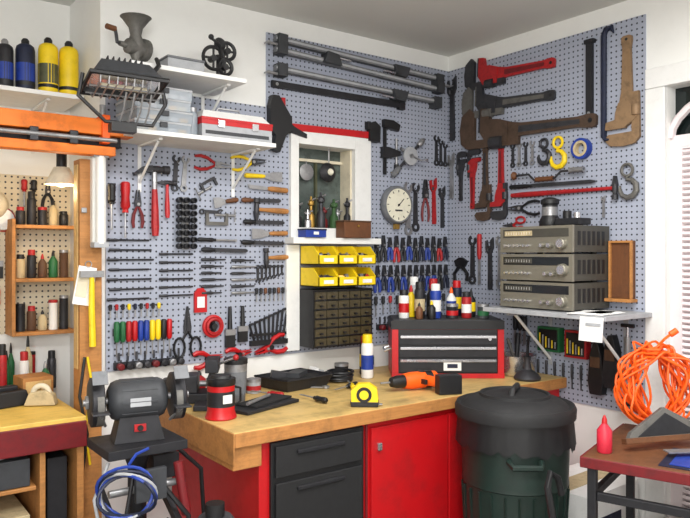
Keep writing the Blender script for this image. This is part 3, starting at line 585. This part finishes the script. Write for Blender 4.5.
for s in(-1,1): g.tube([(s*(W/2),D*.3,.13),(s*(W/2+.03),D*.3,.12),(s*(W/2+.03),D*.7,.12),(s*(W/2),D*.7,.13)],.006,'chrome',6)
g.done("tool_chest",at(-.49,-.485,.851,R(-36.6)),bevel=.003)
def can(name,x,y,z,r,h,c,cap='black',band=None,kind='spray'):
    g=G()
    if kind=='spray':
        g.lat((0,0,0),(0,0,1),[(r*.9,0),(r,.005),(r,h*.74),(r*.92,h*.78),(r*.7,h*.82)],c,18); g.lat((0,0,h*.79),(0,0,1),[(r*.8,0),(r*.8,h*.18),(r*.7,h*.21)],cap,18)
    elif kind=='bottle':
        g.lat((0,0,0),(0,0,1),[(r*.9,0),(r,.005),(r,h*.6),(r*.35,h*.78),(r*.3,h*.8)],c,18); g.lat((0,0,h*.79),(0,0,1),[(r*.38,0),(r*.34,h*.1),(r*.12,h*.21)],cap,12)
    elif kind=='tank':
        g.lat((0,0,0),(0,0,1),[(r*.9,0),(r,.01),(r,h*.78),(r*.9,h*.85),(r*.6,h*.89),(r*.3,h*.90)],c,22); g.lat((0,0,h*.88),(0,0,1),[(r*.42,0),(r*.42,h*.08),(r*.25,h*.12)],cap,14)
        g.lat((0,0,h*.12),(0,0,1),[(r*1.01,0),(r*1.01,h*.06)],'black',22)
    else:
        g.lat((0,0,0),(0,0,1),[(r,0),(r,.004),(r*.97,.007),(r*.97,h-.02),(r,h-.018),(r,h-.012)],c,20); g.lat((0,0,h-.013),(0,0,1),[(r*1.02,0),(r*1.02,.013)],cap,20)
    if band: g.lat((0,0,h*.2),(0,0,1),[(r*1.01,0),(r*1.01,h*.33)],band,18)
    return g.done(name,at(x,y,z))
zc=1.1325
for n_,x,y,r,h,c,cap,bd,kd in[("spray_can",-.60,-.29,.026,.14,'white','black','red','spray'),("spray_can",-.54,-.34,.026,.18,'iron','black','tan','spray'),("glue_bottle",-.525,-.26,.025,.16,'yellow','red',None,'bottle'),
("spray_can",-.475,-.385,.028,.17,'blue','white','white','spray'),("paint_tin",-.405,-.43,.030,.07,'iron','steel','red','tin'),("oil_bottle",-.43,-.31,.027,.18,'black','red',None,'bottle'),("spray_can",-.345,-.47,.025,.13,'redtool','iron','white','spray'),
("glue_bottle",-.35,-.37,.025,.15,'white','orange','blue','bottle'),("paint_tin",-.29,-.53,.028,.07,'dkgrey','steel','green','tin'),("oil_bottle",-.28,-.44,.023,.14,'black','iron','yellow','bottle'),("spray_can",-.46,-.21,.027,.20,'ltgrey','white','navy','spray'),
("spray_can",-.37,-.26,.027,.19,'iron','redtool','white','spray'),("glue_bottle",-.53,-.415,.02,.09,'black','yellow',None,'bottle'),("lubricant_can",-.28,-.34,.026,.18,'navy','red','yellow','spray'),("small_bottle",-.575,-.375,.018,.08,'brownwood','black',None,'bottle')]:
    can(n_,x,y,zc,r,h,c,cap,bd,kd)
can("spray_can",-.80,-.25,.8515,.030,.21,'white','yellow','blue'); can("lubricant_can",-.74,-.16,.8515,.030,.19,'navy','redtool','yellow')
# mug, tumbler
g=G(); g.lat((0,0,0),(0,0,1),[(.056,0),(.058,.004),(.055,.01),(.05,.03),(.05,.12)],'red',24); g.lat((0,0,.045),(0,0,1),[(.0505,0),(.0505,.055)],'iron',24); g.lat((0,0,.12),(0,0,1),[(.05,0),(.053,.004),(.053,.025),(.04,.028),(.036,.036)],'black',24)
g.box((.0,-.052,.075),(.035,.004,.03),'white'); g.tube([(.05,0,.11),(.08,0,.1),(.08,0,.05),(.05,0,.04)],.005,'black',6); g.done("enamel_thermal_mug",at(-1.745,-.58,.8515))
g=G(); g.lat((0,0,0),(0,0,1),[(.036,0),(.038,.005),(.046,.15),(.046,.16)],'steel',24); g.lat((0,0,.04),(0,0,1),[(.041,0),(.0455,.09)],'grey',24); g.lat((0,0,.16),(0,0,1),[(.048,0),(.048,.02),(.03,.026)],'black',24); g.done("steel_travel_tumbler",at(-1.585,-.39,.8515))
g=G(); g.box((0,0,.006),(.30,.14,.012),'iron'); g.box((.03,.01,.016),(.24,.10,.008),'rubber',(0,0,.1)); g.cyl((-.1,-.02,.028),(.08,.03,.028),.007,'steel'); g.done("sharpening_pad",at(-1.53,-.50,.8515,R(18)),bevel=.002)
g=G(); g.add([(-.12,-.09,0),(.12,-.09,0),(.12,.09,0),(-.12,.09,0),(-.14,-.11,.05),(.14,-.11,.05),(.14,.11,.05),(-.14,.11,.05)],[(0,1,2,3),(0,1,5,4),(1,2,6,5),(2,3,7,6),(3,0,4,7)],'iron'); g.tube([(-.14,-.11,.05),(.14,-.11,.05),(.14,.11,.05),(-.14,.11,.05)],.004,'iron',6,True); g.box((0,0,.03),(.2,.14,.03),'rubber',(0,0,.1)); g.box((.02,.0,.055),(.12,.06,.02),'dkgrey',(0,0,.5)); g.box((-.06,.03,.055),(.08,.03,.03),'darksteel',(0,0.2,-.5)); g.done("parts_tray",at(-1.2,-.22,.8515,R(10)))
g=G()
for i in range(5): g.ring((.004*i*(-1)**i,.003*i,.01+.008*i),.06+.004*(i%2),.006,'black')
g.box((0,0,.02),(.07,.05,.03),'black'); g.done("coiled_black_cord",at(-.96,-.24,.8515))
g=G(); g.box((0,0,.02),(.08,.05,.04),'ltgrey'); g.cyl((0,-.02,.045),(.0,.03,.045),.012,'white'); g.done("electrical_adapter",at(-1.02,-.12,.8515),bevel=.004)
# tape measure
g=G(); g.prism([(-.05,0),(.05,0),(.056,.025),(.05,.068),(.02,.088),(-.025,.086),(-.052,.06)],-.026,.026,'yellow'); g.prism([(-.051,-.001),(.055,-.001),(.058,.018),(-.054,.018)],-.028,.028,'black')
for s in(-1,1): g.cyl((0,.046,s*.026),(0,.046,s*.030),.030,'black',n=20); g.cyl((0,.046,s*.030),(0,.046,s*.032),.018,'yellow',n=20)
g.box((.062,.006,0),(.02,.004,.02),'steel')
g.done("tape_measure",at(-1.20,-.735,.853,R(-40),R(90)),bevel=.003)
g=G(); g.cyl((0,0,.017),(.09,.02,.017),.016,'black'); g.cyl((.09,.02,.017),(.13,.03,.017),.02,'yellow'); g.cyl((.0,.0,.017),(-.02,-.004,.017),.018,'yellow'); g.done("flashlight",at(-1.15,-.66,.8515,.5))
# cordless drill lying down
g=G(); z=.036
g.T=Matrix.Scale(1.15,4)
g.lat((-.13,0,z),(1,0,0),[(.02,0),(.03,.008),(.033,.05),(.033,.12),(.028,.15)],'orange',16); g.lat((-.10,0,z),(1,0,0),[(.0338,0),(.0338,.03)],'black',16); g.lat((.02,0,z),(1,0,0),[(.025,0),(.024,.03),(.018,.055),(.008,.06)],'black',16); g.cyl((.08,0,z),(.12,0,z),.004,'steel')
g.tube([(-.07,.01,z),(-.08,.06,z),(-.095,.10,z)],[.022,.019,.021],'orange',10); g.box((-.10,.125,z),(.09,.045,.07),'black',(0,0,-.2)); g.box((-.045,.045,z),(.012,.03,.018),'black'); g.cyl((-.06,0,z+.03),(-.06,0,z+.036),.014,'black')
g.done("cordless_drill",at(-.85,-.60,.851,R(170)),bevel=.002)
g=G(); g.lat((0,0,0),(0,0,1),[(.07,0),(.09,.02),(.1,.10),(.104,.102),(.098,.1),(.07,.02)],'chrome',28); g.tube([(.1,0,.09),(.14,0,.1),(.14,.0,.07),(.1,0,.06)],.005,'steel',6); g.cyl((0,0,.05),(.04,.02,.2),.012,'iron'); g.cyl((0,0,.05),(-.04,.02,.18),.008,'cast'); g.done("steel_pot",at(-.15,-.62,.8515))
g=G(); g.lat((0,0,0),(0,0,1),[(.06,0),(.065,.01),(.05,.03),(.02,.05),(.015,.09),(.02,.11)],'darksteel',20); g.tube([(0,0,.1),(.03,.02,.16),(.05,.03,.2)],.008,'black',6); g.done("bench_oil_can",at(-.22,-.745,.8515))
g=G(); g.box((0,0,.02),(.16,.12,.04),'iron'); g.box((-.03,0,.075),(.05,.11,.07),'darksteel'); g.box((.05,0,.08),(.03,.11,.06),'darksteel'); g.cyl((.0,0,.07),(.15,0,.07),.012,'steel'); g.cyl((.14,0,.02),(.14,0,.12),.006,'steel'); g.lat((-.06,.0,.07),(-1,0,0),[(.04,0),(.04,.03),(.02,.04)],'iron',16); g.done("bench_vise",at(-1.68,-.26,.8515,R(-30)),bevel=.004)
g=G(); g.box((0,0,.01),(.14,.10,.02),'iron'); g.cyl((0,.02,.02),(0,.02,.19),.012,'steel'); g.box((0,-.0,.17),(.05,.12,.05),'iron'); g.cyl((0,-.04,.15),(0,-.04,.09),.012,'darksteel'); g.cyl((.02,.0,.17),(.09,-.03,.20),.005,'chrome'); g.sph((.09,-.03,.20),.012,'redtool'); g.done("small_arbor_press",at(-1.70,-.42,.8515,R(-30)),bevel=.003)
for n_,x,y,r,h,c,cap,bd,kd in[("small_oiler",-1.50,-.13,.03,.08,'redtool','steel',None,'bottle'),("small_oiler",-1.42,-.10,.028,.07,'grey','black',None,'tin'),("small_oiler",-1.60,-.08,.03,.09,'redtool','black',None,'bottle'),("paint_tin",-1.42,-.24,.032,.06,'ltgrey','steel','redtool','tin'),
("grease_tin",-.86,-.12,.035,.06,'iron','steel',None,'tin'),("small_bottle",-.64,-.07,.022,.13,'white','black','green','bottle'),("small_bottle",-1.47,-.22,.02,.10,'black','redtool',None,'bottle'),("grease_tin",-1.72,-.08,.04,.07,'iron','darksteel',None,'tin'),("grease_tin",-1.58,-.18,.03,.06,'darkred','steel',None,'tin')]: can(n_,x,y,.8515,r,h,c,cap,bd,kd)
for i,(x,y,rz,h) in enumerate([(-1.38,-.42,.4,'redtool'),(-1.05,-.47,-.5,'yellow'),(-1.3,-.62,.1,'black'),(-.98,-.40,1.9,'iron')]):
    g=G(); screwdriver(g,.17,h=h,r=.012); g.done("loose_screwdriver",at(x,y,.8515,rz))
for x,y,rz in((-1.10,-.36,.8),(-.62,-.62,.2)):
    g=G(); wrench(g,.16,'steel'); g.done("loose_wrench",at(x,y,.8515,rz))
# ------------------------------------------------------------------ bench grinder on stand
g=G(); g.T=Matrix.Scale(.94,4)
g.lat((-.10,0,.14),(1,0,0),[(.04,0),(.062,.012),(.070,.03),(.070,.17),(.062,.188),(.04,.20)],'dkgrey',28)
for i in range(10): g.box((0,.068*math.cos(i*.63),.14+.068*math.sin(i*.63)),(.12,.008,.008),'dkgrey',(i*.63,0,0))
g.box((0,0,.045),(.17,.11,.09),'iron',None,.75); g.box((0,-.058,.05),(.04,.006,.025),'redtool'); g.cyl((0,-.06,.05),(0,-.068,.05),.010,'black')
g.box((0,-.071,.14),(.07,.002,.03),'ltgrey')
for s in(-1,1):
    g.lat((s*.115,0,.14),(s,0,0),[(.075,0),(.084,.004),(.084,.04),(.07,.046),(.03,.048)],'iron',28)
    g.lat((s*.120,-.020,.132),(s,0,0),[(.070,0),(.070,.022)],'cast',28); g.cyl((s*.1,0,.14),(s*.18,0,.14),.012,'steel'); g.cyl((s*.16,0,.14),(s*.172,0,.14),.026,'steel',n=6)
    g.box((s*.135,-.10,.12),(.055,.05,.006),'darksteel'); g.box((s*.135,-.085,.235),(.05,.004,.05),'grey',(R(-35),0,0)); g.cyl((s*.135,-.03,.21),(s*.135,-.085,.235),.004,'steel',n=6); g.cyl((s*.11,-.02,.06),(s*.135,-.10,.115),.006,'steel',n=6)
g.done("bench_grinder",at(-2.08,-.64,.841,R(-10)),bevel=.002)
g=G(); g.box((0,0,.825),(.26,.22,.03),'iron'); g.lat((0,0,.05),(0,0,1),[(.06,0),(.035,.03),(.03,.3),(.03,.7),(.05,.76)],'iron',16)
for a in(40,160,280):
    g.tube([(0,0,.25),(.12*math.cos(R(a)),.12*math.sin(R(a)),.14),(.22*math.cos(R(a)),.22*math.sin(R(a)),.012)],.016,'iron',8)
    g.cyl((.22*math.cos(R(a)),.22*math.sin(R(a)),0),(.22*math.cos(R(a)),.22*math.sin(R(a)),.014),.03,'black')
g.box((.0,-.12,.72),(.10,.02,.10),'dkgrey'); g.box((.10,-.02,.62),(.02,.2,.03),'darksteel',(.5,0,0)); g.box((-.10,-.02,.62),(.02,.2,.03),'darksteel',(.5,0,0))
g.cyl((-.12,-.08,.70),(.12,-.08,.70),.012,'steel'); g.cyl((.10,-.1,.77),(.12,-.12,.60),.016,'darkred'); g.box((.09,.02,.74),(.09,.10,.08),'iron')
g.tube([(.05,-.1,.70),(.12,-.14,.6),(.10,-.13,.45),(.02,-.12,.4)],.009,'black',6); g.tube([(-.05,-.1,.75),(-.09,-.13,.6),(.0,-.14,.52),(.06,-.12,.6)],.007,'black',6)
g.tube([(.12,-.06,.80),(.20,-.06,.72),(.22,-.04,.55),(.16,-.02,.35)],.008,'black',6); g.tube([(-.12,-.08,.80),(-.17,-.10,.7),(-.14,-.12,.5)],.006,'ltgrey',6)
g.done("grinder_pedestal",at(-2.08,-.64,0),bevel=.002)
g=G(); 
for k in range(5):
    g.tube([(.085*math.cos(a)+.006*k,-.012*k+.02*math.sin(2*a+k),.08+(.075-.004*k)*math.sin(a)) for a in[2*math.pi*i/24 for i in range(24)]],.005,'blue' if k in(0,3) else('ltgrey' if k==2 else 'navy'),6,True)
g.tube([(.0,.04,.15),(.02,.05,.18),(.05,.08,.19)],.005,'blue',6); g.done("coiled_power_cord",at(-2.18,-.81,.65,R(-36)))
g=G(); g.lat((0,0,0),(0,0,1),[(.11,0),(.115,.01),(.115,.5),(.12,.51)],'iron',24); g.box((0,0,.515),(.05,.15,.02),'dkgrey'); g.done("shop_bucket",at(-2.24,-.90,0))
g=G(); g.lat((0,0,0),(0,0,1),[(.09,0),(.10,.02),(.10,.5),(.08,.60),(.05,.64)],'dkgrey',20); g.tube([(.05,-.04,.60),(.09,-.1,.55),(.11,-.1,.15),(.05,-.1,.02)],.02,'black',8); g.cyl((0,0,.64),(0,0,.68),.03,'black'); g.done("shop_vacuum",at(-1.94,-.93,0))
# ------------------------------------------------------------------ trash can
g=G()
g.lat((0,0,0),(0,0,1),[(.18,0),(.185,.02),(.19,.2),(.194,.205),(.192,.215),(.204,.55),(.209,.555),(.207,.57),(.214,.79),(.220,.795),(.222,.83),(.215,.835)],'dkgreen',40)
for a in range(0,360,15):
    g.cyl((.187*math.cos(R(a)),.187*math.sin(R(a)),.22),(.2065*math.cos(R(a)),.2065*math.sin(R(a)),.54),.005,'dkgreen',n=5)
for s in(20,200):
    c=Vector((math.cos(R(s)),math.sin(R(s)),0)); t=Vector((-c.y,c.x,0))
    g.tube([c*.21+t*.06+Vector((0,0,.68)),c*.255+t*.05+Vector((0,0,.67)),c*.255-t*.05+Vector((0,0,.67)),c*.21-t*.06+Vector((0,0,.68))],.012,'dkgreen',7)
n=70; ri=[];ro=[]
for i in range(n):
    a=2*math.pi*i/n; r1=.224; r2=.226+.010*random.random()
    ri.append((r1*math.cos(a),r1*math.sin(a),.82)); ro.append((r2*math.cos(a),r2*math.sin(a),.72-.03*random.random()))
g.add(ri+ro,[(i,(i+1)%n,n+(i+1)%n,n+i) for i in range(n)],'black',True)
g.done("trash_can",at(-.695,-1.065,0,R(30)))
g=G(); g.lat((0,0,0),(0,0,1),[(.228,-.035),(.235,-.035),(.237,.0),(.230,.014),(.220,.012),(.21,.006),(.20,.016),(.17,.034),(.10,.05),(.05,.054)],'rubber',44)
g.lat((0,0,.036),(0,0,1),[(.14,0),(.138,.016),(.128,.016),(.125,.006)],'rubber',36)
g.tube([(-.07,0,.045),(-.06,0,.07),(.06,0,.07),(.07,0,.045)],.013,'rubber',8)
g.done("trash_can_lid",at(-.695,-1.065,.845,R(30)))
# ------------------------------------------------------------------ right side table (stands at an angle to the wall)
TA=R(18); TO=(-.25,-1.27)
def tab(x,y,z,rz=0,rx=0): return at(TO[0],TO[1],0,TA)@at(x,y,z,rz,rx)
g=G(); g.bb(-.58,0,-.70,0,.725,.75,'brownwood'); g.bb(-.588,-.5805,-.70,.006,.712,.749,'darkred'); g.bb(-.58,0,.0005,.008,.712,.749,'darkred')
for x in(-.56,-.03):
    for y in(-.67,-.03): g.bb(x-.015,x+.015,y-.015,y+.015,0,.7245,'iron')
g.bb(-.544,-.046,-.04,-.02,.60,.63,'iron'); g.bb(-.57,-.55,-.654,-.046,.60,.63,'iron'); g.done("side_table",at(TO[0],TO[1],0,TA),bevel=.003)
g=G(); g.bb(-.55,-.30,-.62,-.24,.7505,.754,'navy'); g.bb(-.53,-.32,-.60,-.27,.7545,.757,'blue'); g.done("blue_cutting_mat",at(TO[0],TO[1],0,TA))
g=G(); g.box((0,0,.004),(.26,.2,.006),'paper',(0,0,.2)); g.box((.02,.02,.010),(.2,.15,.005),'tan',(0,0,-.2)); g.done("newspaper_stack",tab(-.17,-.45,.7505))
g=G(); g.box((0,0,.004),(.36,.04,.004),'steel'); g.box((.16,.10,.004),(.04,.20,.004),'steel'); g.done("framing_square",tab(-.32,-.38,.768,R(-50)))
g=G(); g.prism([(-.17,0),(.17,0),(.15,.03),(.0,.11),(-.15,.03)],-.012,.012,'cast'); g.prism([(-.13,.012),(.13,.012),(0,.09)],-.014,.014,'iron'); g.box((0,.0,0),(.36,.02,.03),'brownwood'); g.done("wooden_frame_saw",tab(-.30,-.22,.785,R(-40),R(75)),bevel=.002)
can("red_glue_bottle",-.70,-1.47,.751,.026,.13,'pink','red',None,'bottle')
# orange extension cord bundle
g=G(); g.T=Matrix.Scale(.86,4)
for i in range(24):
    ph=random.uniform(-.12,.12); a0=random.uniform(.06,.145); b0=random.uniform(.14,.195); d=random.uniform(-.05,.05)
    g.tube([(a0*math.cos(t)+.025*math.sin(3*t+i)+ph*math.sin(t)*.4, d+.03*math.sin(2*t+i*1.3), .205+b0*math.sin(t)+.008*math.sin(4*t+i)) for t in[2*math.pi*k/36 for k in range(36)]],.0056,'orange',6,True)
g.tube([(.045*math.cos(t*2.2)-.02,.07*math.sin(t*2.2),.33+.006*t) for t in[i*.5 for i in range(18)]],.006,'orange',6)
g.tube([(.0,0,.37),(.03,-.03,.42),(.06,-.02,.44)],.0062,'orange',6); g.cyl((.06,-.02,.44),(.09,-.02,.46),.014,'orange')
g.done("orange_extension_cord",at(-.30,-1.43,.758,R(-40)))
g=G(); g.bb(-.2,.2,-.15,.15,0,.46,'paper'); g.box((0,0,.4625),(.38,.1,.004),'tan'); g.box((-.05,-.152,.3),(.2,.003,.12),'navy'); g.done("storage_box",at(-.235,-1.06,0,.05),bevel=.003)
g=G(); g.bb(-.19,.19,-.15,.15,0,.40,'cardboard'); g.box((0,0,.402),(.37,.05,.003),'tan'); g.done("cardboard_box",tab(-.29,-.35,0,-.1),bevel=.003)
g=G(); g.bb(-.16,.16,-.12,.12,0,.06,'paper'); g.box((0,0,.064),(.3,.22,.008),'white',(0,0,.15)); g.box((.02,0,.074),(.26,.2,.01),'cream',(0,0,-.1)); g.done("paper_stack",tab(-.29,-.35,.405,.2))
g=G(); g.tube([(-.86,-1.42,.0),(-.88,-1.41,.3),(-.90,-1.40,.55),(-.90,-1.38,.64),(-.86,-1.36,.68),(-.83,-1.37,.66),(-.82,-1.38,.6)],.012,'black',8); g.done("walking_cane")
# ------------------------------------------------------------------ left bench, alcove
g=G(); g.bb(-3.3,-2.13,-.25,.44,.82,.85,'leftbench'); g.bb(-3.3,-2.13,-.26,-.2505,.74,.835,'darkred')
g.bb(-2.16,-2.135,-.24,.44,0,.8195,'wood'); g.bb(-3.3,-2.161,.40,.44,0,.8195,'brownwood')
for i,z in enumerate((.62,.42,.24,.06)):
    g.bb(-3.1,-2.30,-.235,.3,z-.015,z,'wood'); g.bb(-3.05,-2.32,-.23,.25,z+.002,z+.10,['dkgrey','tan','iron','wood'][i]); g.cyl((-2.5,-.232,z+.06),(-2.5,-.25,z+.06),.012,'steel')
g.bb(-2.29,-2.27,-.24,.395,0,.8195,'wood'); g.box((-2.22,-.1,.35),(.07,.2,.7),'iron'); g.done("left_workbench",bevel=.003)
for x,c,h in((-2.42,'ltgrey',.12),(-2.50,'redtool',.10),(-2.36,'black',.14)):
    can("paint_tin",x,-.17,.622+.101,.035,h*.6,c,'steel',None,'tin')
g=G(); g.bb(-2.115,-2.03,-.115,-.03,0,1.82,'wood'); g.bb(-2.12,-2.1155,-.1,-.05,1.0,1.8,'palewood'); g.box((-2.10,-.12,1.62),(.02,.008,.02),'steel'); g.done("wooden_post",bevel=.004)
g=G(); g.bb(-.026,.026,-.03,0,-.18,.18,'tubeoff'); g.cyl((0,-.045,-.17),(0,-.045,.17),.018,'tubeoff',n=16)
for z in(-.175,.175): g.box((0,-.035,z),(.056,.05,.02),'ltgrey')
g.done("fluorescent_tube_light",at(-2.05,-.116,1.66,0))
g=G()
g.bb(-3.2,-1.93,-.19,-.12,1.908,1.97,'orangepaint'); g.bb(-3.2,-2.0,-.19,-.13,1.83,1.865,'orangepaint')
g.bb(-3.2,-1.97,-.16,-.13,1.866,1.907,'iron'); g.box((-2.04,-.16,1.93),(.03,.085,.11),'orange'); g.cyl((-2.04,-.155,1.98),(-2.04,-.155,2.03),.012,'steel'); g.cyl((-2.9,-.2,1.888),(-2.0,-.2,1.888),.009,'steel')
for x in(-2.45,-2.3,-2.16): g.box((x,-.18,1.888),(.03,.05,.05),'darksteel')
g.done("orange_pipe_clamp_shelf",bevel=.003)
for x,c,cap,h,r,bd in((-2.318,'iron','steel',.21,.033,'blue'),(-2.24,'navy','black',.225,.038,'blue'),(-2.15,'yellow','black',.245,.040,'olive'),(-2.066,'yellow','iron',.245,.040,None)):
    can("propane_cylinder",x,.22,2.119,r,h,c,cap,bd,'tank')
g=G(); g.bb(-2.26,-2.01,.30,.44,1.10,1.115,'wood'); g.bb(-2.26,-2.01,.30,.44,1.33,1.345,'wood'); g.bb(-2.26,-2.01,.30,.44,1.56,1.575,'wood'); g.bb(-2.275,-2.2605,.30,.44,1.10,1.60,'wood'); g.done("wooden_cubby_shelf",bevel=.002)
for z in(1.116,1.346,1.576):
    for i in range(5):
        can(random.choice(["glue_bottle","spray_can","paint_tin"]),-2.23+i*.045,.36,z,.019,random.uniform(.06,.15),random.choice(['white','redtool','black','tan','iron','green','leather','darksteel']),random.choice(['redtool','black','steel','black']),None,random.choice(['spray','bottle','tin']))
g=G(); g.lat((0,0,0),(0,-1,0),[(.075,0),(.077,.01),(.065,.05),(.05,.08),(.025,.09)],'cream',20); g.done("white_dust_mask",at(-2.34,.44,1.66,0))
g=G(); g.lat((0,0,0),(0,-1,0),[(.05,0),(.052,.01),(.045,.04),(.02,.05)],'white',20); g.ring((0,-.02,0),.05,.004,'redtool',(0,1,0)); g.done("hearing_protector",at(-2.29,.44,1.60,0))
g=G(); g.lat((0,0,0),(0,0,1),[(.03,0),(.065,-.07),(.063,-.07),(.028,0)],'cream',22); g.sph((0,0,-.05),.03,'warmlamp'); g.cyl((0,0,0),(0,0,.07),.02,'black'); g.cyl((0,0,.06),(0,-.02,.13),.006,'iron'); g.done("clamp_lamp",at(-2.14,.05,1.80))
g=G(); g.bb(-.09,.09,-.006,0,-.08,.08,'orange'); g.bb(-.07,.07,-.008,-.0065,-.05,.02,'white'); g.done("warning_sign",at(-2.44,.438,1.72))
TL=[("claw_hammer",hammer,-2.42,1.27,-2.42,1.50,dict(h='wood')),("screwdriver",screwdriver,-2.50,1.55,-2.50,1.32,dict(h='red')),("screwdriver",screwdriver,-2.55,1.55,-2.55,1.32,dict(h='yellow')),
("combination_pliers",pliers,-2.37,1.35,-2.37,1.52,dict(h='redtool')),("adjustable_wrench",adjwrench,-2.36,1.13,-2.36,1.32,dict(m='steel')),("screwdriver",screwdriver,-2.31,1.30,-2.31,1.12,dict(h='orange')),
("wood_chisel",chisel,-2.47,1.28,-2.47,1.12,dict(h='brownwood')),("tin_snips",snips,-2.52,1.12,-2.52,1.30,{}),("paint_brush",brush,-2.31,1.52,-2.31,1.34,dict(h='redtool')),("combination_wrench",wrench,-2.41,1.13,-2.41,1.25,{}),
("putty_knife",putty,-2.56,1.12,-2.56,1.28,{}),("metal_file",fil,-2.46,1.62,-2.46,1.36,{}),
("screwdriver",screwdriver,-2.20,1.78,-2.20,1.66,dict(h='redtool')),("screwdriver",screwdriver,-2.16,1.78,-2.16,1.66,dict(h='black')),("combination_pliers",pliers,-2.10,1.65,-2.10,1.78,dict(h='black'))]
for n_,f,a,b,c,d,k in TL: add(n_,f,'L',a,b,c,d,**k)
g=G(); g.prism([(-.06,0),(.06,0),(.05,.04),(.02,.06),(-.04,.05)],-.025,.025,'tan'); g.ring((0,.045,0),.03,.012,'cream',(0,0,1)); g.done("tape_dispenser",at(-2.22,.04,.853,R(-30),R(90)),bevel=.004)
g=G(); g.box((0,0,.03),(.20,.14,.06),'black',None,.85); g.box((0,-.0,.065),(.14,.04,.02),'iron'); g.done("desk_telephone",at(-2.36,.12,.851,R(15)),bevel=.006)
for i in range(18):
    can(random.choice(["oil_bottle","glue_bottle","spray_can"]),-2.57+.028*i,.27+.06*(i%3),.8515,.015+.006*random.random(),random.uniform(.08,.26),random.choice(['redtool','white','black','iron','leather','green','tan','yellow','darksteel','brownwood']),random.choice(['redtool','black','black','steel']),None,random.choice(['spray','bottle','tin']))
g=G(); g.box((0,0,.05),(.12,.12,.10),'wood'); g.box((0,-.062,.05),(.10,.004,.07),'palewood'); g.sph((0,-.07,.05),.008,'brass'); g.done("small_drawer_box",at(-2.22,.17,.8515,.1),bevel=.003)
g=G(); g.tube([(0,0,0),(0,.002,-.12),(.004,.002,-.27)],[.010,.012,.013],'yellow',8); g.box((0,0,.012),(.09,.02,.025),'steel'); g.done("tack_hammer",at(-2.075,-.135,1.36))
g=G(); g.bb(-.035,.035,-.003,0,-.15,0,'paper'); g.ring((0,-.002,.01),.012,.002,'steel',(0,1,0)); g.bb(-.03,.01,-.006,-.0035,-.12,-.02,'cream'); g.done("hanging_tag",at(-2.085,-.118,1.40,0,0,R(10)))
g=G(); g.tube([(0,0,0),(-.02,0,-.15),(.01,.0,-.3),(-.01,.0,-.45)],.006,'black',6); g.tube([(.01,0,0),(.03,0,-.12),(.0,.0,-.28),(.02,.0,-.42)],.005,'yellow',6); g.done("hanging_power_cord",at(-2.10,-.128,1.05))
# ------------------------------------------------------------------ lights
def area(name,loc,size,e,col,rot=(0,0,0)):
    l=bpy.data.lights.new(name,'AREA'); l.shape='RECTANGLE'; l.size=size[0]; l.size_y=size[1]; l.energy=e; l.color=col
    o=bpy.data.objects.new(name,l); bpy.context.collection.objects.link(o); o.location=loc; o.rotation_euler=rot; return o
def fixture(x,y,rz,e):
    g=G(); g.bb(-.62,.62,-.10,.10,.0,.045,'white')
    g.cyl((-.58,-.05,-.015),(.58,-.05,-.015),.016,'lamp'); g.cyl((-.58,.05,-.015),(.58,.05,-.015),.016,'lamp')
    for s in(-.6,.6): g.box((s,0,-.01),(.03,.16,.05),'white')
    g.done("ceiling_fluorescent_fixture",at(x,y,ZC-.046,rz))
    area("ceiling_light",(x,y,ZC-.085),(1.15,.18),e,(1,.99,.97),(0,0,rz))
fixture(-2.6,-2.7,R(-36),64); fixture(-1.3,-1.7,R(-36),36)
area("room_fill_light",(-3.6,-3.9,1.8),(.9,.9),58,(1,.99,.97),(R(88),0,R(-36)))  # added fill light behind the camera, brightens the corner; no window there
l=bpy.data.lights.new("clamp_lamp_bulb",'POINT'); l.energy=3.0; l.color=(1,.74,.42); l.shadow_soft_size=.04
o=bpy.data.objects.new("clamp_lamp_bulb",l); bpy.context.collection.objects.link(o); o.location=(-2.14,.05,1.71)
w=bpy.data.worlds.new("world"); bpy.context.scene.world=w; w.use_nodes=True; w.node_tree.nodes["Background"].inputs[0].default_value=(.8,.85,.9,1); w.node_tree.nodes["Background"].inputs[1].default_value=.3
try:
    bpy.context.scene.view_settings.view_transform='Standard'
except Exception: pass
c=bpy.data.cameras.new("camera"); c.sensor_width=36; c.lens=36*701/690; c.clip_start=.05
o=bpy.data.objects.new("camera",c); bpy.context.collection.objects.link(o); o.location=(-2.91,-2.91,1.45); o.rotation_euler=(R(90),0,R(-36.6))
c.shift_y=-5/690
bpy.context.scene.camera=o
